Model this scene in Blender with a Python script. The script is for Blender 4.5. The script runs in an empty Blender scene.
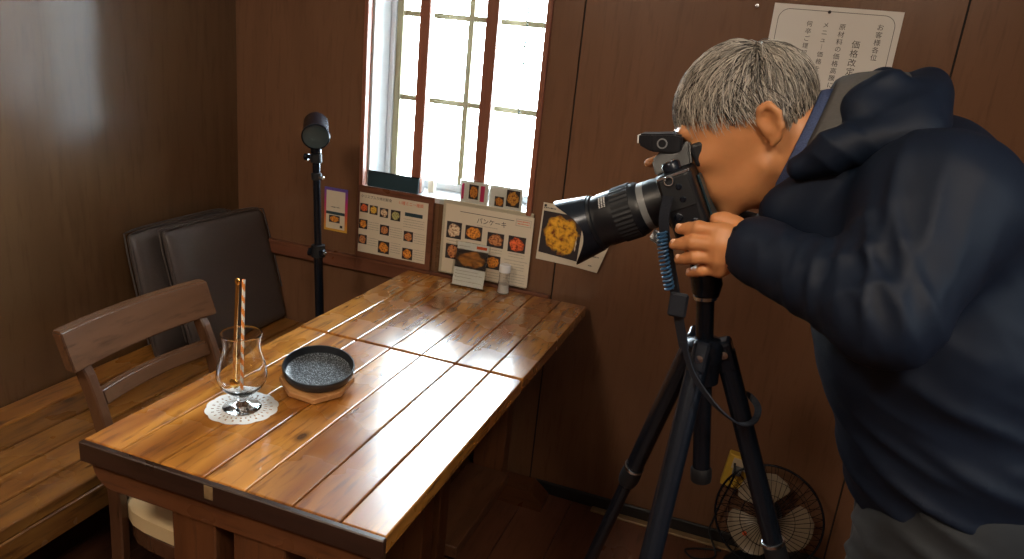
import bpy, bmesh, math, random
import numpy as np
from mathutils import Vector, Matrix
PI = math.pi
random.seed(7); np.random.seed(7)
SC = bpy.context.scene
COL = SC.collection
# ---------------------------------------------------------------- camera
FPX, W, H = 750.81, 1024, 559
CAM = np.array([1.4687, -2.1831, 1.4500])
YAW, PITCH, ROLL = -0.3154, 0.3050, 0.0998
def cam_axes():
    fw = np.array([math.sin(YAW)*math.cos(PITCH), math.cos(YAW)*math.cos(PITCH), -math.sin(PITCH)])
    rt = np.array([math.cos(YAW), -math.sin(YAW), 0.0]); up = np.cross(rt, fw)
    return math.cos(ROLL)*rt+math.sin(ROLL)*up, -math.sin(ROLL)*rt+math.cos(ROLL)*up, fw
RT, UP, FW = cam_axes()
cd = bpy.data.cameras.new('camera'); co = bpy.data.objects.new('camera', cd); COL.objects.link(co)
cd.sensor_width = 36.0; cd.lens = 36.0*FPX/W; cd.clip_start = 0.05
M = Matrix.Identity(4)
for i in range(3):
    M[i][0] = RT[i]; M[i][1] = UP[i]; M[i][2] = -FW[i]; M[i][3] = CAM[i]
co.matrix_world = M
SC.camera = co
def at(px, py, y):
    """world point seen at a pixel of the photograph on the vertical plane at depth y"""
    d = FW+RT*(px-W/2)/FPX-UP*(py-H/2)/FPX
    t = (y-CAM[1])/d[1]
    return Vector(CAM+d*t)
# ---------------------------------------------------------------- world and light
wd = bpy.data.worlds.new('daylight'); SC.world = wd; wd.use_nodes = True
bg = wd.node_tree.nodes['Background']; bg.inputs[0].default_value = (0.80, 0.91, 1.0, 1); bg.inputs[1].default_value = 29.0
SC.view_settings.view_transform = 'Standard'; SC.view_settings.look = 'None'
SC.view_settings.exposure = 0.62; SC.view_settings.gamma = 1.0; SC.view_settings.use_curve_mapping = False
SC.cycles.use_denoising = True
SC.cycles.max_bounces = 10; SC.cycles.transparent_max_bounces = 12
SC.cycles.sample_clamp_indirect = 6.0
def portal(name, loc, rot, sx, sy):
    l = bpy.data.lights.new(name, 'AREA'); l.shape = 'RECTANGLE'; l.size = sx; l.size_y = sy
    l.cycles.is_portal = True
    o = bpy.data.objects.new(name, l); COL.objects.link(o); o.location = loc; o.rotation_euler = rot
portal('window_portal', (0.496, 0.19, 1.45), (-PI/2, 0, 0), 0.66, 1.1)
portal('side_window_portal', (3.45, -1.95, 1.85), (0, PI/2, 0), .50, .40)
# ---------------------------------------------------------------- helpers
def tag(o, label=None, cat=None, group=None, kind=None):
    if label: o['label'] = label
    if cat: o['category'] = cat
    if group: o['group'] = group
    if kind: o['kind'] = kind
    return o
def empty(name, loc=(0, 0, 0), rot=(0, 0, 0), label=None, cat=None, group=None):
    o = bpy.data.objects.new(name, None); COL.objects.link(o)
    o.location = loc; o.rotation_euler = rot; o.empty_display_size = .05
    return tag(o, label, cat, group)
def finish(name, bm, mat, parent=None, smooth=False, angle=None):
    me = bpy.data.meshes.new(name); bm.normal_update(); bm.to_mesh(me); bm.free()
    return mobj(name, me, mat, parent, smooth)
def mobj(name, me, mat, parent=None, smooth=False):
    for m in (mat if isinstance(mat, (list, tuple)) else [mat]):
        if m is not None and m.name not in [x.name for x in me.materials if x]: me.materials.append(m)
    if smooth: me.shade_smooth()
    o = bpy.data.objects.new(name, me); COL.objects.link(o)
    if parent is not None: o.parent = parent
    return o
def box(bm, x0, x1, y0, y1, z0, z1, bev=0.0, seg=1):
    r = bmesh.ops.create_cube(bm, size=1.0)
    vs = r['verts']
    for v in vs:
        v.co = Vector(((x0+x1)/2+v.co.x*(x1-x0), (y0+y1)/2+v.co.y*(y1-y0), (z0+z1)/2+v.co.z*(z1-z0)))
    if bev > 0:
        es = list({e for v in vs for e in v.link_edges})
        bmesh.ops.bevel(bm, geom=es, offset=bev, segments=seg, affect='EDGES', profile=.5)
def boxo(name, x0, x1, y0, y1, z0, z1, mat, parent=None, bev=0.0, seg=1):
    bm = bmesh.new(); box(bm, x0, x1, y0, y1, z0, z1, bev, seg)
    return finish(name, bm, mat, parent)
def frames(pts):
    pts = [Vector(p) for p in pts]; T = []
    for i in range(len(pts)):
        a = pts[max(i-1, 0)]; b = pts[min(i+1, len(pts)-1)]
        T.append((b-a).normalized())
    n = T[0].orthogonal().normalized(); out = []
    for i, t in enumerate(T):
        n = (n-t*n.dot(t)).normalized(); out.append((pts[i], n, t.cross(n)))
    return out
def tube(bm, pts, r, n=10, cap=True, close=False):
    rr = r if isinstance(r, (list, tuple)) else [r]*len(pts)
    rings = []
    for (p, a, b), q in zip(frames(pts), rr):
        rings.append([bm.verts.new(p+a*(q*math.cos(2*PI*k/n))+b*(q*math.sin(2*PI*k/n))) for k in range(n)])
    for A, B in zip(rings, rings[1:]):
        for k in range(n): bm.faces.new((A[k], A[(k+1) % n], B[(k+1) % n], B[k]))
    if cap:
        bm.faces.new(rings[0][::-1]); bm.faces.new(rings[-1])
def ribbon(bm, pts, w, t, side=None):
    """flat band of width w and thickness t along a path"""
    rings = []
    for p, a, b in frames(pts):
        if side is not None:
            s = Vector(side); tn = a.cross(b); b = (s-tn*s.dot(tn)).normalized(); a = b.cross(tn)
        rings.append([bm.verts.new(p+a*x+b*y) for x, y in ((-t/2, -w/2), (t/2, -w/2), (t/2, w/2), (-t/2, w/2))])
    for A, B in zip(rings, rings[1:]):
        for k in range(4): bm.faces.new((A[k], A[(k+1) % 4], B[(k+1) % 4], B[k]))
    bm.faces.new(rings[0][::-1]); bm.faces.new(rings[-1])
def lathe(bm, prof, n=32, mat=None, close=False):
    """prof: list of (r, z); mat: 4x4"""
    rings = []
    for r, z in prof:
        if r < 1e-6: rings.append([bm.verts.new((0, 0, z))])
        else: rings.append([bm.verts.new((r*math.cos(2*PI*k/n), r*math.sin(2*PI*k/n), z)) for k in range(n)])
    for A, B in zip(rings, rings[1:]):
        for k in range(n):
            a = [A[k % len(A)], A[(k+1) % len(A)], B[(k+1) % len(B)], B[k % len(B)]]
            u = []
            for v in a:
                if v not in u: u.append(v)
            if len(u) > 2: bm.faces.new(u)
    vs = [v for R in rings for v in R]
    if mat is not None: bmesh.ops.transform(bm, matrix=mat, verts=vs)
    return vs
def axis_mat(p, d):
    """matrix that puts local z along d at p"""
    d = Vector(d).normalized(); q = Vector((0, 0, 1)).rotation_difference(d)
    return Matrix.Translation(Vector(p)) @ q.to_matrix().to_4x4()
def lathe_o(name, prof, mat, parent=None, p=(0, 0, 0), d=(0, 0, 1), n=32, smooth=True):
    bm = bmesh.new(); lathe(bm, prof, n, axis_mat(p, d)); bmesh.ops.recalc_face_normals(bm, faces=bm.faces)
    o = finish(name, bm, mat, parent)
    if smooth: smooth_by_angle(o.data)
    return o
def smooth_by_angle(me, ang=0.6):
    me.shade_smooth()
    bm = bmesh.new(); bm.from_mesh(me)
    for e in bm.edges:
        if len(e.link_faces) == 2 and e.calc_face_angle(0) > ang: e.smooth = False
    bm.to_mesh(me); bm.free()
def tube_o(name, pts, r, mat, parent=None, n=10):
    bm = bmesh.new(); tube(bm, pts, r, n); bmesh.ops.recalc_face_normals(bm, faces=bm.faces)
    o = finish(name, bm, mat, parent); smooth_by_angle(o.data, 0.9); return o
def bez(pts, n=24):
    """Catmull-Rom through points"""
    P = [Vector(p) for p in pts]; P = [P[0]*2-P[1]]+P+[P[-1]*2-P[-2]]; out = []
    m = len(P)-3
    for i in range(n+1):
        t = i/n*m; k = min(int(t), m-1); u = t-k
        a, b, c, d = P[k:k+4]
        out.append(0.5*((2*b)+(c-a)*u+(2*a-5*b+4*c-d)*u*u+(3*b-a-3*c+d)*u**3))
    return out
# ---------------------------------------------------------------- materials
def newmat(name):
    m = bpy.data.materials.new(name); m.use_nodes = True
    return m, m.node_tree.nodes, m.node_tree.links, m.node_tree.nodes['Principled BSDF']
def plain(name, col, rough=.5, metal=0.0, noise=0.0, scale=40, bump=0.0, coat=0.0, spec=None, sheen=0.0, trans=0.0, sss=0.0, alpha=None):
    m, N, L, b = newmat(name)
    b.inputs['Base Color'].default_value = (*col, 1); b.inputs['Roughness'].default_value = rough
    b.inputs['Metallic'].default_value = metal; b.inputs['Coat Weight'].default_value = coat
    b.inputs['Sheen Weight'].default_value = sheen; b.inputs['Transmission Weight'].default_value = trans
    if spec is not None: b.inputs['Specular IOR Level'].default_value = spec
    if sss: b.inputs['Subsurface Weight'].default_value = sss; b.inputs['Subsurface Radius'].default_value = (.012, .004, .002)
    tc = N.new('ShaderNodeTexCoord'); no = N.new('ShaderNodeTexNoise'); no.inputs['Scale'].default_value = scale; no.inputs['Detail'].default_value = 4
    L.new(tc.outputs['Object'], no.inputs['Vector'])
    if noise:
        mx = N.new('ShaderNodeMix'); mx.data_type = 'RGBA'
        mx.inputs['A'].default_value = (*[c*(1-noise) for c in col], 1); mx.inputs['B'].default_value = (*[min(1, c*(1+noise)) for c in col], 1)
        L.new(no.outputs['Fac'], mx.inputs['Factor']); L.new(mx.outputs['Result'], b.inputs['Base Color'])
    if bump:
        bp = N.new('ShaderNodeBump'); bp.inputs['Strength'].default_value = bump; bp.inputs['Distance'].default_value = .002
        L.new(no.outputs['Fac'], bp.inputs['Height']); L.new(bp.outputs['Normal'], b.inputs['Normal'])
    return m
def wood(name, cA, cB, cC, rough=.3, coat=0.0, axis='y', grain=9.0, knots=True, bump=.15, rvar=.15, world=False, wear=0.0, blotch=1.0):
    """boards with long grain along an axis; every object gets its own cut of the grain"""
    m, N, L, b = newmat(name)
    tc = N.new('ShaderNodeTexCoord'); oi = N.new('ShaderNodeObjectInfo')
    mp = N.new('ShaderNodeMapping'); s = {'x': (.12, 1, 1), 'y': (1, .12, 1), 'z': (1, 1, .12)}[axis]
    mp.inputs['Scale'].default_value = s
    va = N.new('ShaderNodeVectorMath'); va.operation = 'SCALE'; va.inputs[0].default_value = (13.1, 7.7, 5.3)
    if not world: L.new(oi.outputs['Random'], va.inputs['Scale'])
    else: va.inputs['Scale'].default_value = 1.0
    ad = N.new('ShaderNodeVectorMath'); ad.operation = 'ADD'
    L.new(tc.outputs['Object'], mp.inputs['Vector']); L.new(mp.outputs['Vector'], ad.inputs[0]); L.new(va.outputs['Vector'], ad.inputs[1])
    n1 = N.new('ShaderNodeTexNoise'); n1.inputs['Scale'].default_value = grain; n1.inputs['Detail'].default_value = 2; n1.inputs['Distortion'].default_value = .6
    L.new(ad.outputs['Vector'], n1.inputs['Vector'])
    ml = N.new('ShaderNodeMath'); ml.operation = 'MULTIPLY'; ml.inputs[1].default_value = 9.0; L.new(n1.outputs['Fac'], ml.inputs[0])
    fr = N.new('ShaderNodeMath'); fr.operation = 'PINGPONG'; fr.inputs[1].default_value = 1.0; L.new(ml.outputs[0], fr.inputs[0])
    n2 = N.new('ShaderNodeTexNoise'); n2.inputs['Scale'].default_value = grain*14; n2.inputs['Detail'].default_value = 5
    L.new(ad.outputs['Vector'], n2.inputs['Vector'])
    r1 = N.new('ShaderNodeMix'); r1.data_type = 'RGBA'; r1.inputs['A'].default_value = (*cA, 1); r1.inputs['B'].default_value = (*cB, 1)
    L.new(fr.outputs[0], r1.inputs['Factor'])
    r2 = N.new('ShaderNodeMix'); r2.data_type = 'RGBA'; r2.inputs['B'].default_value = (*cC, 1)
    rm = N.new('ShaderNodeMapRange'); rm.inputs['From Min'].default_value = .52; rm.inputs['From Max'].default_value = .75; L.new(n2.outputs['Fac'], rm.inputs['Value'])
    L.new(rm.outputs['Result'], r2.inputs['Factor']); L.new(r1.outputs['Result'], r2.inputs['A'])
    last = r2.outputs['Result']
    if knots:
        vo = N.new('ShaderNodeTexVoronoi'); vo.voronoi_dimensions = '2D'; vo.inputs['Scale'].default_value = 4.0; vo.inputs['Randomness'].default_value = 1
        mp2 = N.new('ShaderNodeMapping'); mp2.inputs['Scale'].default_value = {'x': (.55, 1, 1), 'y': (1, .55, 1), 'z': (1, 1, .55)}[axis]
        ad2 = N.new('ShaderNodeVectorMath'); ad2.operation = 'ADD'
        L.new(tc.outputs['Object'], mp2.inputs['Vector']); L.new(mp2.outputs['Vector'], ad2.inputs[0]); L.new(va.outputs['Vector'], ad2.inputs[1]); L.new(ad2.outputs['Vector'], vo.inputs['Vector'])
        km = N.new('ShaderNodeMapRange'); km.inputs['From Min'].default_value = .022; km.inputs['From Max'].default_value = .062; km.inputs['To Min'].default_value = .85; km.inputs['To Max'].default_value = 0
        L.new(vo.outputs['Distance'], km.inputs['Value'])
        r3 = N.new('ShaderNodeMix'); r3.data_type = 'RGBA'; r3.inputs['B'].default_value = (*[c*.35 for c in cC], 1)
        L.new(km.outputs['Result'], r3.inputs['Factor']); L.new(last, r3.inputs['A']); last = r3.outputs['Result']
    hs = N.new('ShaderNodeHueSaturation'); vr = N.new('ShaderNodeMapRange')
    vr.inputs['To Min'].default_value = 1-rvar; vr.inputs['To Max'].default_value = 1+rvar
    L.new(oi.outputs['Random'], vr.inputs['Value']); L.new(vr.outputs['Result'], hs.inputs['Value']); L.new(last, hs.inputs['Color'])
    L.new(hs.outputs['Color'], b.inputs['Base Color'])
    n3 = N.new('ShaderNodeTexNoise'); n3.inputs['Scale'].default_value = 6; n3.inputs['Detail'].default_value = 3; L.new(tc.outputs['Object'], n3.inputs['Vector'])
    rr = N.new('ShaderNodeMapRange'); rr.interpolation_type = 'SMOOTHSTEP'; rr.inputs['From Min'].default_value = .30; rr.inputs['From Max'].default_value = .7
    rr.inputs['To Min'].default_value = rough*(1-.25*blotch); rr.inputs['To Max'].default_value = min(1, rough*(1+(.4+wear)*blotch))
    L.new(n3.outputs['Fac'], rr.inputs['Value']); L.new(rr.outputs['Result'], b.inputs['Roughness'])
    b.inputs['Coat Weight'].default_value = coat; b.inputs['Coat Roughness'].default_value = max(.03, rough*.9)
    if bump:
        bp = N.new('ShaderNodeBump'); bp.inputs['Strength'].default_value = bump; bp.inputs['Distance'].default_value = .001
        L.new(n2.outputs['Fac'], bp.inputs['Height'])
        bq = N.new('ShaderNodeBump'); bq.inputs['Strength'].default_value = bump*blotch; bq.inputs['Distance'].default_value = .006
        L.new(n3.outputs['Fac'], bq.inputs['Height']); L.new(bp.outputs['Normal'], bq.inputs['Normal']); L.new(bq.outputs['Normal'], b.inputs['Normal'])
    return m
MT = {}
MT['table'] = wood('table_wood', (.52, .22, .036), (.28, .090, .012), (.13, .040, .009), rough=.20, coat=1.0, axis='y', grain=7, bump=.07, wear=.7, blotch=.8)
MT['tabledark'] = wood('dark_edge_wood', (.034, .015, .010), (.026, .012, .008), (.018, .009, .006), rough=.3, axis='x', grain=7, knots=False)
MT['tableX'] = wood('table_beam_wood', (.115, .042, .016), (.085, .030, .011), (.045, .016, .007), rough=.34, axis='x', grain=7, knots=False)
MT['tableY'] = wood('table_stretcher_wood', (.13, .055, .026), (.10, .042, .02), (.06, .024, .012), rough=.4, axis='y', grain=7, knots=False)
MT['tableZ'] = wood('table_post_wood', (.120, .044, .016), (.088, .031, .011), (.05, .017, .007), rough=.36, axis='z', grain=7, knots=False)
MT['bench'] = wood('bench_wood', (.27, .115, .025), (.17, .066, .016), (.08, .030, .010), rough=.28, coat=.3, axis='y', grain=7, rvar=.4, blotch=.3)
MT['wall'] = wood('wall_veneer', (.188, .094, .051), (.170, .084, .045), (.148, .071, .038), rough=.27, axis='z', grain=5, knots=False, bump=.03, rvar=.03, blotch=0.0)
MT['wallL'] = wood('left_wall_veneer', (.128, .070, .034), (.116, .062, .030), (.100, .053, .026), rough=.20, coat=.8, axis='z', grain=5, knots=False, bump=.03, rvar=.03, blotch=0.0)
MT['trim'] = wood('dark_trim_wood', (.17, .065, .035), (.13, .048, .026), (.09, .032, .018), rough=.35, axis='x', grain=6, knots=False)
MT['trimZ'] = wood('casing_wood', (.32, .115, .066), (.28, .098, .056), (.23, .078, .044), rough=.4, axis='z', grain=6, knots=False)
MT['chair'] = wood('chair_wood', (.100, .046, .024), (.080, .036, .019), (.052, .023, .012), rough=.25, coat=.2, axis='z', grain=6, knots=False, rvar=.05, blotch=.2, bump=.05)
MT['chairY'] = wood('chair_rail_wood', (.115, .053, .026), (.095, .043, .021), (.065, .029, .015), rough=.22, coat=.3, axis='y', grain=6, knots=False, rvar=.03, blotch=.1, bump=.03)
MT['floor'] = wood('floor_wood', (.14, .055, .03), (.11, .042, .022), (.07, .026, .014), rough=.35, axis='y', grain=6, knots=False)
MT['trivet'] = wood('trivet_wood', (.50, .25, .09), (.40, .18, .06), (.28, .11, .035), rough=.4, axis='x', grain=14, knots=False)
MT['groove'] = plain('groove_black', (.012, .008, .006), .8)
MT['baseboard'] = plain('black_baseboard', (.012, .011, .012), .5)
MT['strip'] = plain('worn_brass_strip', (.30, .20, .10), .4, .3, noise=.5, scale=60)
MT['white'] = plain('white_paint', (.62, .64, .66), .5, noise=.05)
MT['plaster'] = plain('ceiling_plaster', (.55, .50, .43), .9, noise=.05)
MT['brass'] = plain('olive_aluminium', (.30, .26, .15), .4, .35)
MT['paper'] = plain('cream_paper', (.74, .66, .52), .6, noise=.03, scale=8)
MT['paperw'] = plain('white_paper', (.86, .85, .82), .6, noise=.02, scale=8)
MT['ink'] = plain('black_ink', (.03, .028, .03), .7)
MT['inkgrey'] = plain('grey_ink', (.33, .29, .23), .7)
MT['inkred'] = plain('red_ink', (.75, .12, .03), .6)
MT['pink'] = plain('magenta_print', (.70, .04, .17), .5)
MT['black'] = plain('black_plastic', (.004, .006, .010), .40, noise=.2, scale=200, bump=.05)
MT['rubber'] = plain('black_rubber', (.005, .007, .011), .6, bump=.1, scale=300)
MT['metalblk'] = plain('black_anodised_metal', (.010, .015, .026), .26, .4)
MT['chrome'] = plain('bright_metal', (.55, .58, .62), .25, 1.0)
MT['grey'] = plain('grey_plastic', (.18, .19, .2), .4)
MT['leather'] = plain('dark_leatherette', (.075, .062, .060), .36, noise=.15, scale=120, bump=.12, coat=.05)
MT['seat'] = plain('beige_vinyl', (.62, .48, .28), .4, noise=.05)
MT['skin'] = plain('skin', (.56, .245, .100), .45, noise=.10, scale=60, bump=.05, sss=.12)
MT['nail'] = plain('finger_nail', (.72, .42, .28), .3)
MT['jacket'] = plain('navy_shell_fabric', (.0036, .0092, .024), .62, noise=.12, scale=25, bump=.10, spec=.28)
MT['lining'] = plain('charcoal_lining', (.085, .082, .082), .8, noise=.2, scale=200, bump=.2)
MT['shirt'] = plain('blue_shirt', (.045, .07, .17), .8, noise=.7, scale=500)
MT['pants'] = plain('dark_grey_trousers', (.006, .009, .014), .75, noise=.15, scale=30, bump=.15, sheen=.1)
MT['shoe'] = plain('dark_shoe', (.02, .02, .022), .5)
MT['eye'] = plain('eye', (.35, .30, .27), .2)
MT['tablet'] = plain('dark_teal_panel', (.026, .060, .080), .3)
MT['gold'] = plain('gold_metal', (.83, .52, .14), .18, 1.0)
MT['orange'] = plain('orange_stripe', (.85, .28, .05), .5)
MT['straww'] = plain('straw_white', (.85, .83, .76), .5)
MT['salt'] = plain('salt', (.82, .80, .74), .8, bump=.3, scale=400)
MT['whitepl'] = plain('white_plastic', (.8, .82, .84), .35)
MT['yellow'] = plain('yellow_plastic', (.62, .40, .05), .5, noise=.15)
MT['beige'] = plain('beige_plastic', (.6, .5, .36), .5)
MT['blade'] = plain('cream_fan_blade', (.30, .24, .165), .35)
MT['strap'] = plain('navy_woven_strap', (.006, .010, .020), .7, noise=.3, scale=300, bump=.3)
MT['cord'] = plain('blue_coil_cord', (.02, .075, .17), .4)
MT['beads'] = plain('dark_green_beads', (.03, .08, .07), .4)
MT['doily'] = plain('white_lace_paper', (.80, .80, .79), .6)
def mat_glass(name, tint=(1, 1, 1), w=.12, rough=.0):
    """thin clear sheet: mostly passes light, mirrors a little"""
    m, N, L, b = newmat(name); N.remove(b)
    t = N.new('ShaderNodeBsdfTransparent'); t.inputs[0].default_value = (*tint, 1)
    g = N.new('ShaderNodeBsdfGlossy'); g.inputs['Roughness'].default_value = rough
    f = N.new('ShaderNodeFresnel'); f.inputs['IOR'].default_value = 1.45
    x = N.new('ShaderNodeMixShader'); L.new(f.outputs[0], x.inputs[0]); L.new(t.outputs[0], x.inputs[1]); L.new(g.outputs[0], x.inputs[2])
    L.new(x.outputs[0], N['Material Output'].inputs[0]); return m
MT['pane'] = mat_glass('window_glass', (.96, .98, .97))
MT['acrylic'] = mat_glass('clear_acrylic', (.93, .94, .93))
def mat_realglass():
    m, N, L, b = newmat('drinking_glass')
    b.inputs['Base Color'].default_value = (1, 1, 1, 1); b.inputs['Roughness'].default_value = 0.0; b.inputs['Transmission Weight'].default_value = 1.0; b.inputs['IOR'].default_value = 1.46
    return m
MT['glass'] = mat_realglass()
def mat_plate():
    m, N, L, b = newmat('black_speckled_glaze')
    tc = N.new('ShaderNodeTexCoord'); vo = N.new('ShaderNodeTexNoise'); vo.inputs['Scale'].default_value = 420; vo.inputs['Detail'].default_value = 2
    L.new(tc.outputs['Object'], vo.inputs['Vector'])
    cr = N.new('ShaderNodeMapRange'); cr.inputs['From Min'].default_value = .50; cr.inputs['From Max'].default_value = .66; L.new(vo.outputs['Fac'], cr.inputs['Value'])
    mx = N.new('ShaderNodeMix'); mx.data_type = 'RGBA'; mx.inputs['A'].default_value = (.020, .026, .034, 1); mx.inputs['B'].default_value = (.34, .38, .43, 1)
    L.new(cr.outputs['Result'], mx.inputs['Factor']); L.new(mx.outputs['Result'], b.inputs['Base Color']); b.inputs['Roughness'].default_value = .38
    bp = N.new('ShaderNodeBump'); bp.inputs['Strength'].default_value = .5; bp.inputs['Distance'].default_value = .001; L.new(vo.outputs['Fac'], bp.inputs['Height']); L.new(bp.outputs['Normal'], b.inputs['Normal'])
    return m
MT['platein'] = mat_plate()
MT['platerim'] = plain('black_iron_glaze', (.015, .018, .023), .35, noise=.2, scale=150, bump=.1)
def mat_food():
    """printed food picture: dark ground, a heap in the object's own colour"""
    m, N, L, b = newmat('printed_food_photo')
    tc = N.new('ShaderNodeTexCoord'); oi = N.new('ShaderNodeObjectInfo')
    mp = N.new('ShaderNodeMapping'); mp.inputs['Location'].default_value = (-.5, 0, -.5); L.new(tc.outputs['Generated'], mp.inputs['Vector'])
    sx = N.new('ShaderNodeSeparateXYZ'); L.new(mp.outputs['Vector'], sx.inputs[0])
    cb = N.new('ShaderNodeCombineXYZ'); L.new(sx.outputs['X'], cb.inputs['X']); L.new(sx.outputs['Z'], cb.inputs['Y'])
    ln = N.new('ShaderNodeVectorMath'); ln.operation = 'LENGTH'; L.new(cb.outputs[0], ln.inputs[0])
    mu = N.new('ShaderNodeMath'); mu.operation = 'MULTIPLY_ADD'; mu.inputs[1].default_value = 37.0; L.new(oi.outputs['Random'], mu.inputs[0])
    ns = N.new('ShaderNodeTexNoise'); ns.noise_dimensions = '4D'; ns.inputs['Scale'].default_value = 4.5; ns.inputs['Detail'].default_value = 3
    L.new(cb.outputs[0], ns.inputs['Vector']); L.new(mu.outputs[0], ns.inputs['W'])
    ad = N.new('ShaderNodeMath'); ad.operation = 'MULTIPLY_ADD'; ad.inputs[1].default_value = .45; L.new(ns.outputs['Fac'], ad.inputs[0]); L.new(ln.outputs['Value'], ad.inputs[2])
    mr = N.new('ShaderNodeMapRange'); mr.inputs['From Min'].default_value = .60; mr.inputs['From Max'].default_value = .66; mr.inputs['To Min'].default_value = 1; mr.inputs['To Max'].default_value = 0
    L.new(ad.outputs[0], mr.inputs['Value'])
    n2 = N.new('ShaderNodeTexNoise'); n2.noise_dimensions = '4D'; n2.inputs['Scale'].default_value = 9; n2.inputs['Detail'].default_value = 4; L.new(cb.outputs[0], n2.inputs['Vector']); L.new(mu.outputs[0], n2.inputs['W'])
    ra = N.new('ShaderNodeValToRGB'); e = ra.color_ramp.elements; e[0].position = .36; e[0].color = (.22, .08, .04, 1); e[1].position = .66; e[1].color = (1, .95, .85, 1)
    e2 = ra.color_ramp.elements.new(.5); e2.color = (.8, .65, .5, 1); L.new(n2.outputs['Fac'], ra.inputs[0])
    ml = N.new('ShaderNodeMix'); ml.data_type = 'RGBA'; ml.blend_type = 'MULTIPLY'; ml.inputs['Factor'].default_value = 1
    L.new(ra.outputs[0], ml.inputs['A']); L.new(oi.outputs['Color'], ml.inputs['B'])
    bgc = N.new('ShaderNodeRGB'); bgc.outputs[0].default_value = (.030, .024, .030, 1)
    mx = N.new('ShaderNodeMix'); mx.data_type = 'RGBA'; L.new(mr.outputs['Result'], mx.inputs['Factor']); L.new(bgc.outputs[0], mx.inputs['A']); L.new(ml.outputs['Result'], mx.inputs['B'])
    L.new(mx.outputs['Result'], b.inputs['Base Color']); b.inputs['Roughness'].default_value = .5
    return m
MT['food'] = mat_food()
def mat_hair():
    m, N, L, b = newmat('grey_hair')
    at_ = N.new('ShaderNodeAttribute'); at_.attribute_name = 'shade'
    ra = N.new('ShaderNodeValToRGB'); e = ra.color_ramp.elements; e[0].color = (.030, .026, .024, 1); e[1].color = (.66, .60, .52, 1); e[0].position = .15; e[1].position = 1
    L.new(at_.outputs['Fac'], ra.inputs[0]); L.new(ra.outputs[0], b.inputs['Base Color']); b.inputs['Roughness'].default_value = .42
    return m
MT['hair'] = mat_hair()
def mat_gradcard():
    """border print running from blue through magenta to orange"""
    m, N, L, b = newmat('rainbow_border_print')
    tc = N.new('ShaderNodeTexCoord'); sx = N.new('ShaderNodeSeparateXYZ'); L.new(tc.outputs['Generated'], sx.inputs[0])
    ra = N.new('ShaderNodeValToRGB'); e = ra.color_ramp.elements
    e[0].position = 0; e[0].color = (.75, .42, .05, 1); e[1].position = 1; e[1].color = (.10, .09, .42, 1)
    x = e.new(.35); x.color = (.72, .13, .06, 1); x = e.new(.65); x.color = (.55, .03, .20, 1)
    L.new(sx.outputs['Z'], ra.inputs[0]); L.new(ra.outputs[0], b.inputs['Base Color']); b.inputs['Roughness'].default_value = .4; return m
MT['grad'] = mat_gradcard()
def emit(name, col, s):
    m, N, L, b = newmat(name); b.inputs['Base Color'].default_value = (*col, 1)
    b.inputs['Emission Color'].default_value = (*col, 1); b.inputs['Emission Strength'].default_value = s; return m
MT['lamp'] = emit('lamp_diffuser', (1.0, .82, .62), 42.0)
# ================================================================ the room
WL, WR, YB, CZ = -0.30, 3.40, -4.2, 2.45
WX0, WX1, WZ0, WZ1 = 0.206, 0.786, 0.944, 2.02
def structure(o): o['kind'] = 'structure'; return o
fl = structure(boxo('floor', WL-.1, WR+.1, YB-.1, .3, -.06, -.004, MT['groove']))
x = WL
while x < WR:
    boxo('floorboard', x+.001, min(x+.149, WR), YB, 0.0, -.02, 0, MT['floor'], fl, .0015); x += .15
structure(boxo('ceiling', WL-.1, WR+.1, YB-.1, .3, CZ, CZ+.08, MT['plaster']))
# left wall: one wide veneer face
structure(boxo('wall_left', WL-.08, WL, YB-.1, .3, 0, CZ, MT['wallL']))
# window wall: dark backing with a hole, veneer sheets in front of it with open joints
bm = bmesh.new(); T0, T1 = .006, .20
for a in ((WL, WX0, 0, CZ), (WX1, WR, 0, CZ), (WX0, WX1, 0, WZ0), (WX0, WX1, WZ1, CZ)): box(bm, a[0], a[1], T0, T1, a[2], a[3])
wb = structure(finish('wall_back', bm, MT['groove']))
S1, S2, G = .892, 1.842, .0025
RAIL = .700
for (a, b_, c, d) in ((WL, WX0-.012, RAIL, CZ), (WX0-.012, WX1+.012, RAIL, WZ0-.004), (WX0-.012, WX1+.012, WZ1+.012, CZ), (WX1+.012, S1-G, RAIL, CZ),
                      (WL, S1-G, 0, RAIL-.002), (S1+G, S2-G, 0, CZ), (S2+G, 2.79-G, 0, CZ), (2.79+G, WR, 0, CZ)):
    boxo('wall_panel', a, b_, 0, .0058, c, d, MT['wall'], wb)
structure(boxo('trim_1', WL, S1-.004, -.022, -.0005, RAIL-.045, RAIL+.004, MT['trim'], None, .003))
structure(boxo('baseboard_back', S1+.02, WR, -.012, -.0005, .0, .045, MT['baseboard'], None, .003))
structure(boxo('trim_2', 1.12, WR, -.040, -.0125, .0005, .008, MT['strip'], None, .002))
# room behind the viewpoint
structure(boxo('wall_front', WL-.08, WR+.08, YB-.1, YB, 0, CZ, MT['wall']))
SY0, SY1, SZ0, SZ1 = -2.15, -1.75, 1.60, 2.1
bm = bmesh.new()
for a in ((YB, SY0, 0, CZ), (SY1, .2, 0, CZ), (SY0, SY1, 0, SZ0), (SY0, SY1, SZ1, CZ)): box(bm, WR, WR+.1, a[0], a[1], a[2], a[3])
structure(finish('wall_right', bm, MT['wall']))
w2 = structure(boxo('window_2', WR+.04, WR+.045, SY0, SY1, SZ0, SZ1, MT['pane']))
for y in (SY0+.02, (SY0+SY1)/2, SY1-.02): boxo('window_stile', WR+.03, WR+.06, y-.02, y+.02, SZ0, SZ1, MT['brass'], w2)
for z in (SZ0+.02, SZ1-.02): boxo('window_rail', WR+.03, WR+.06, SY0, SY1, z-.02, z+.02, MT['brass'], w2)
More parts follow.
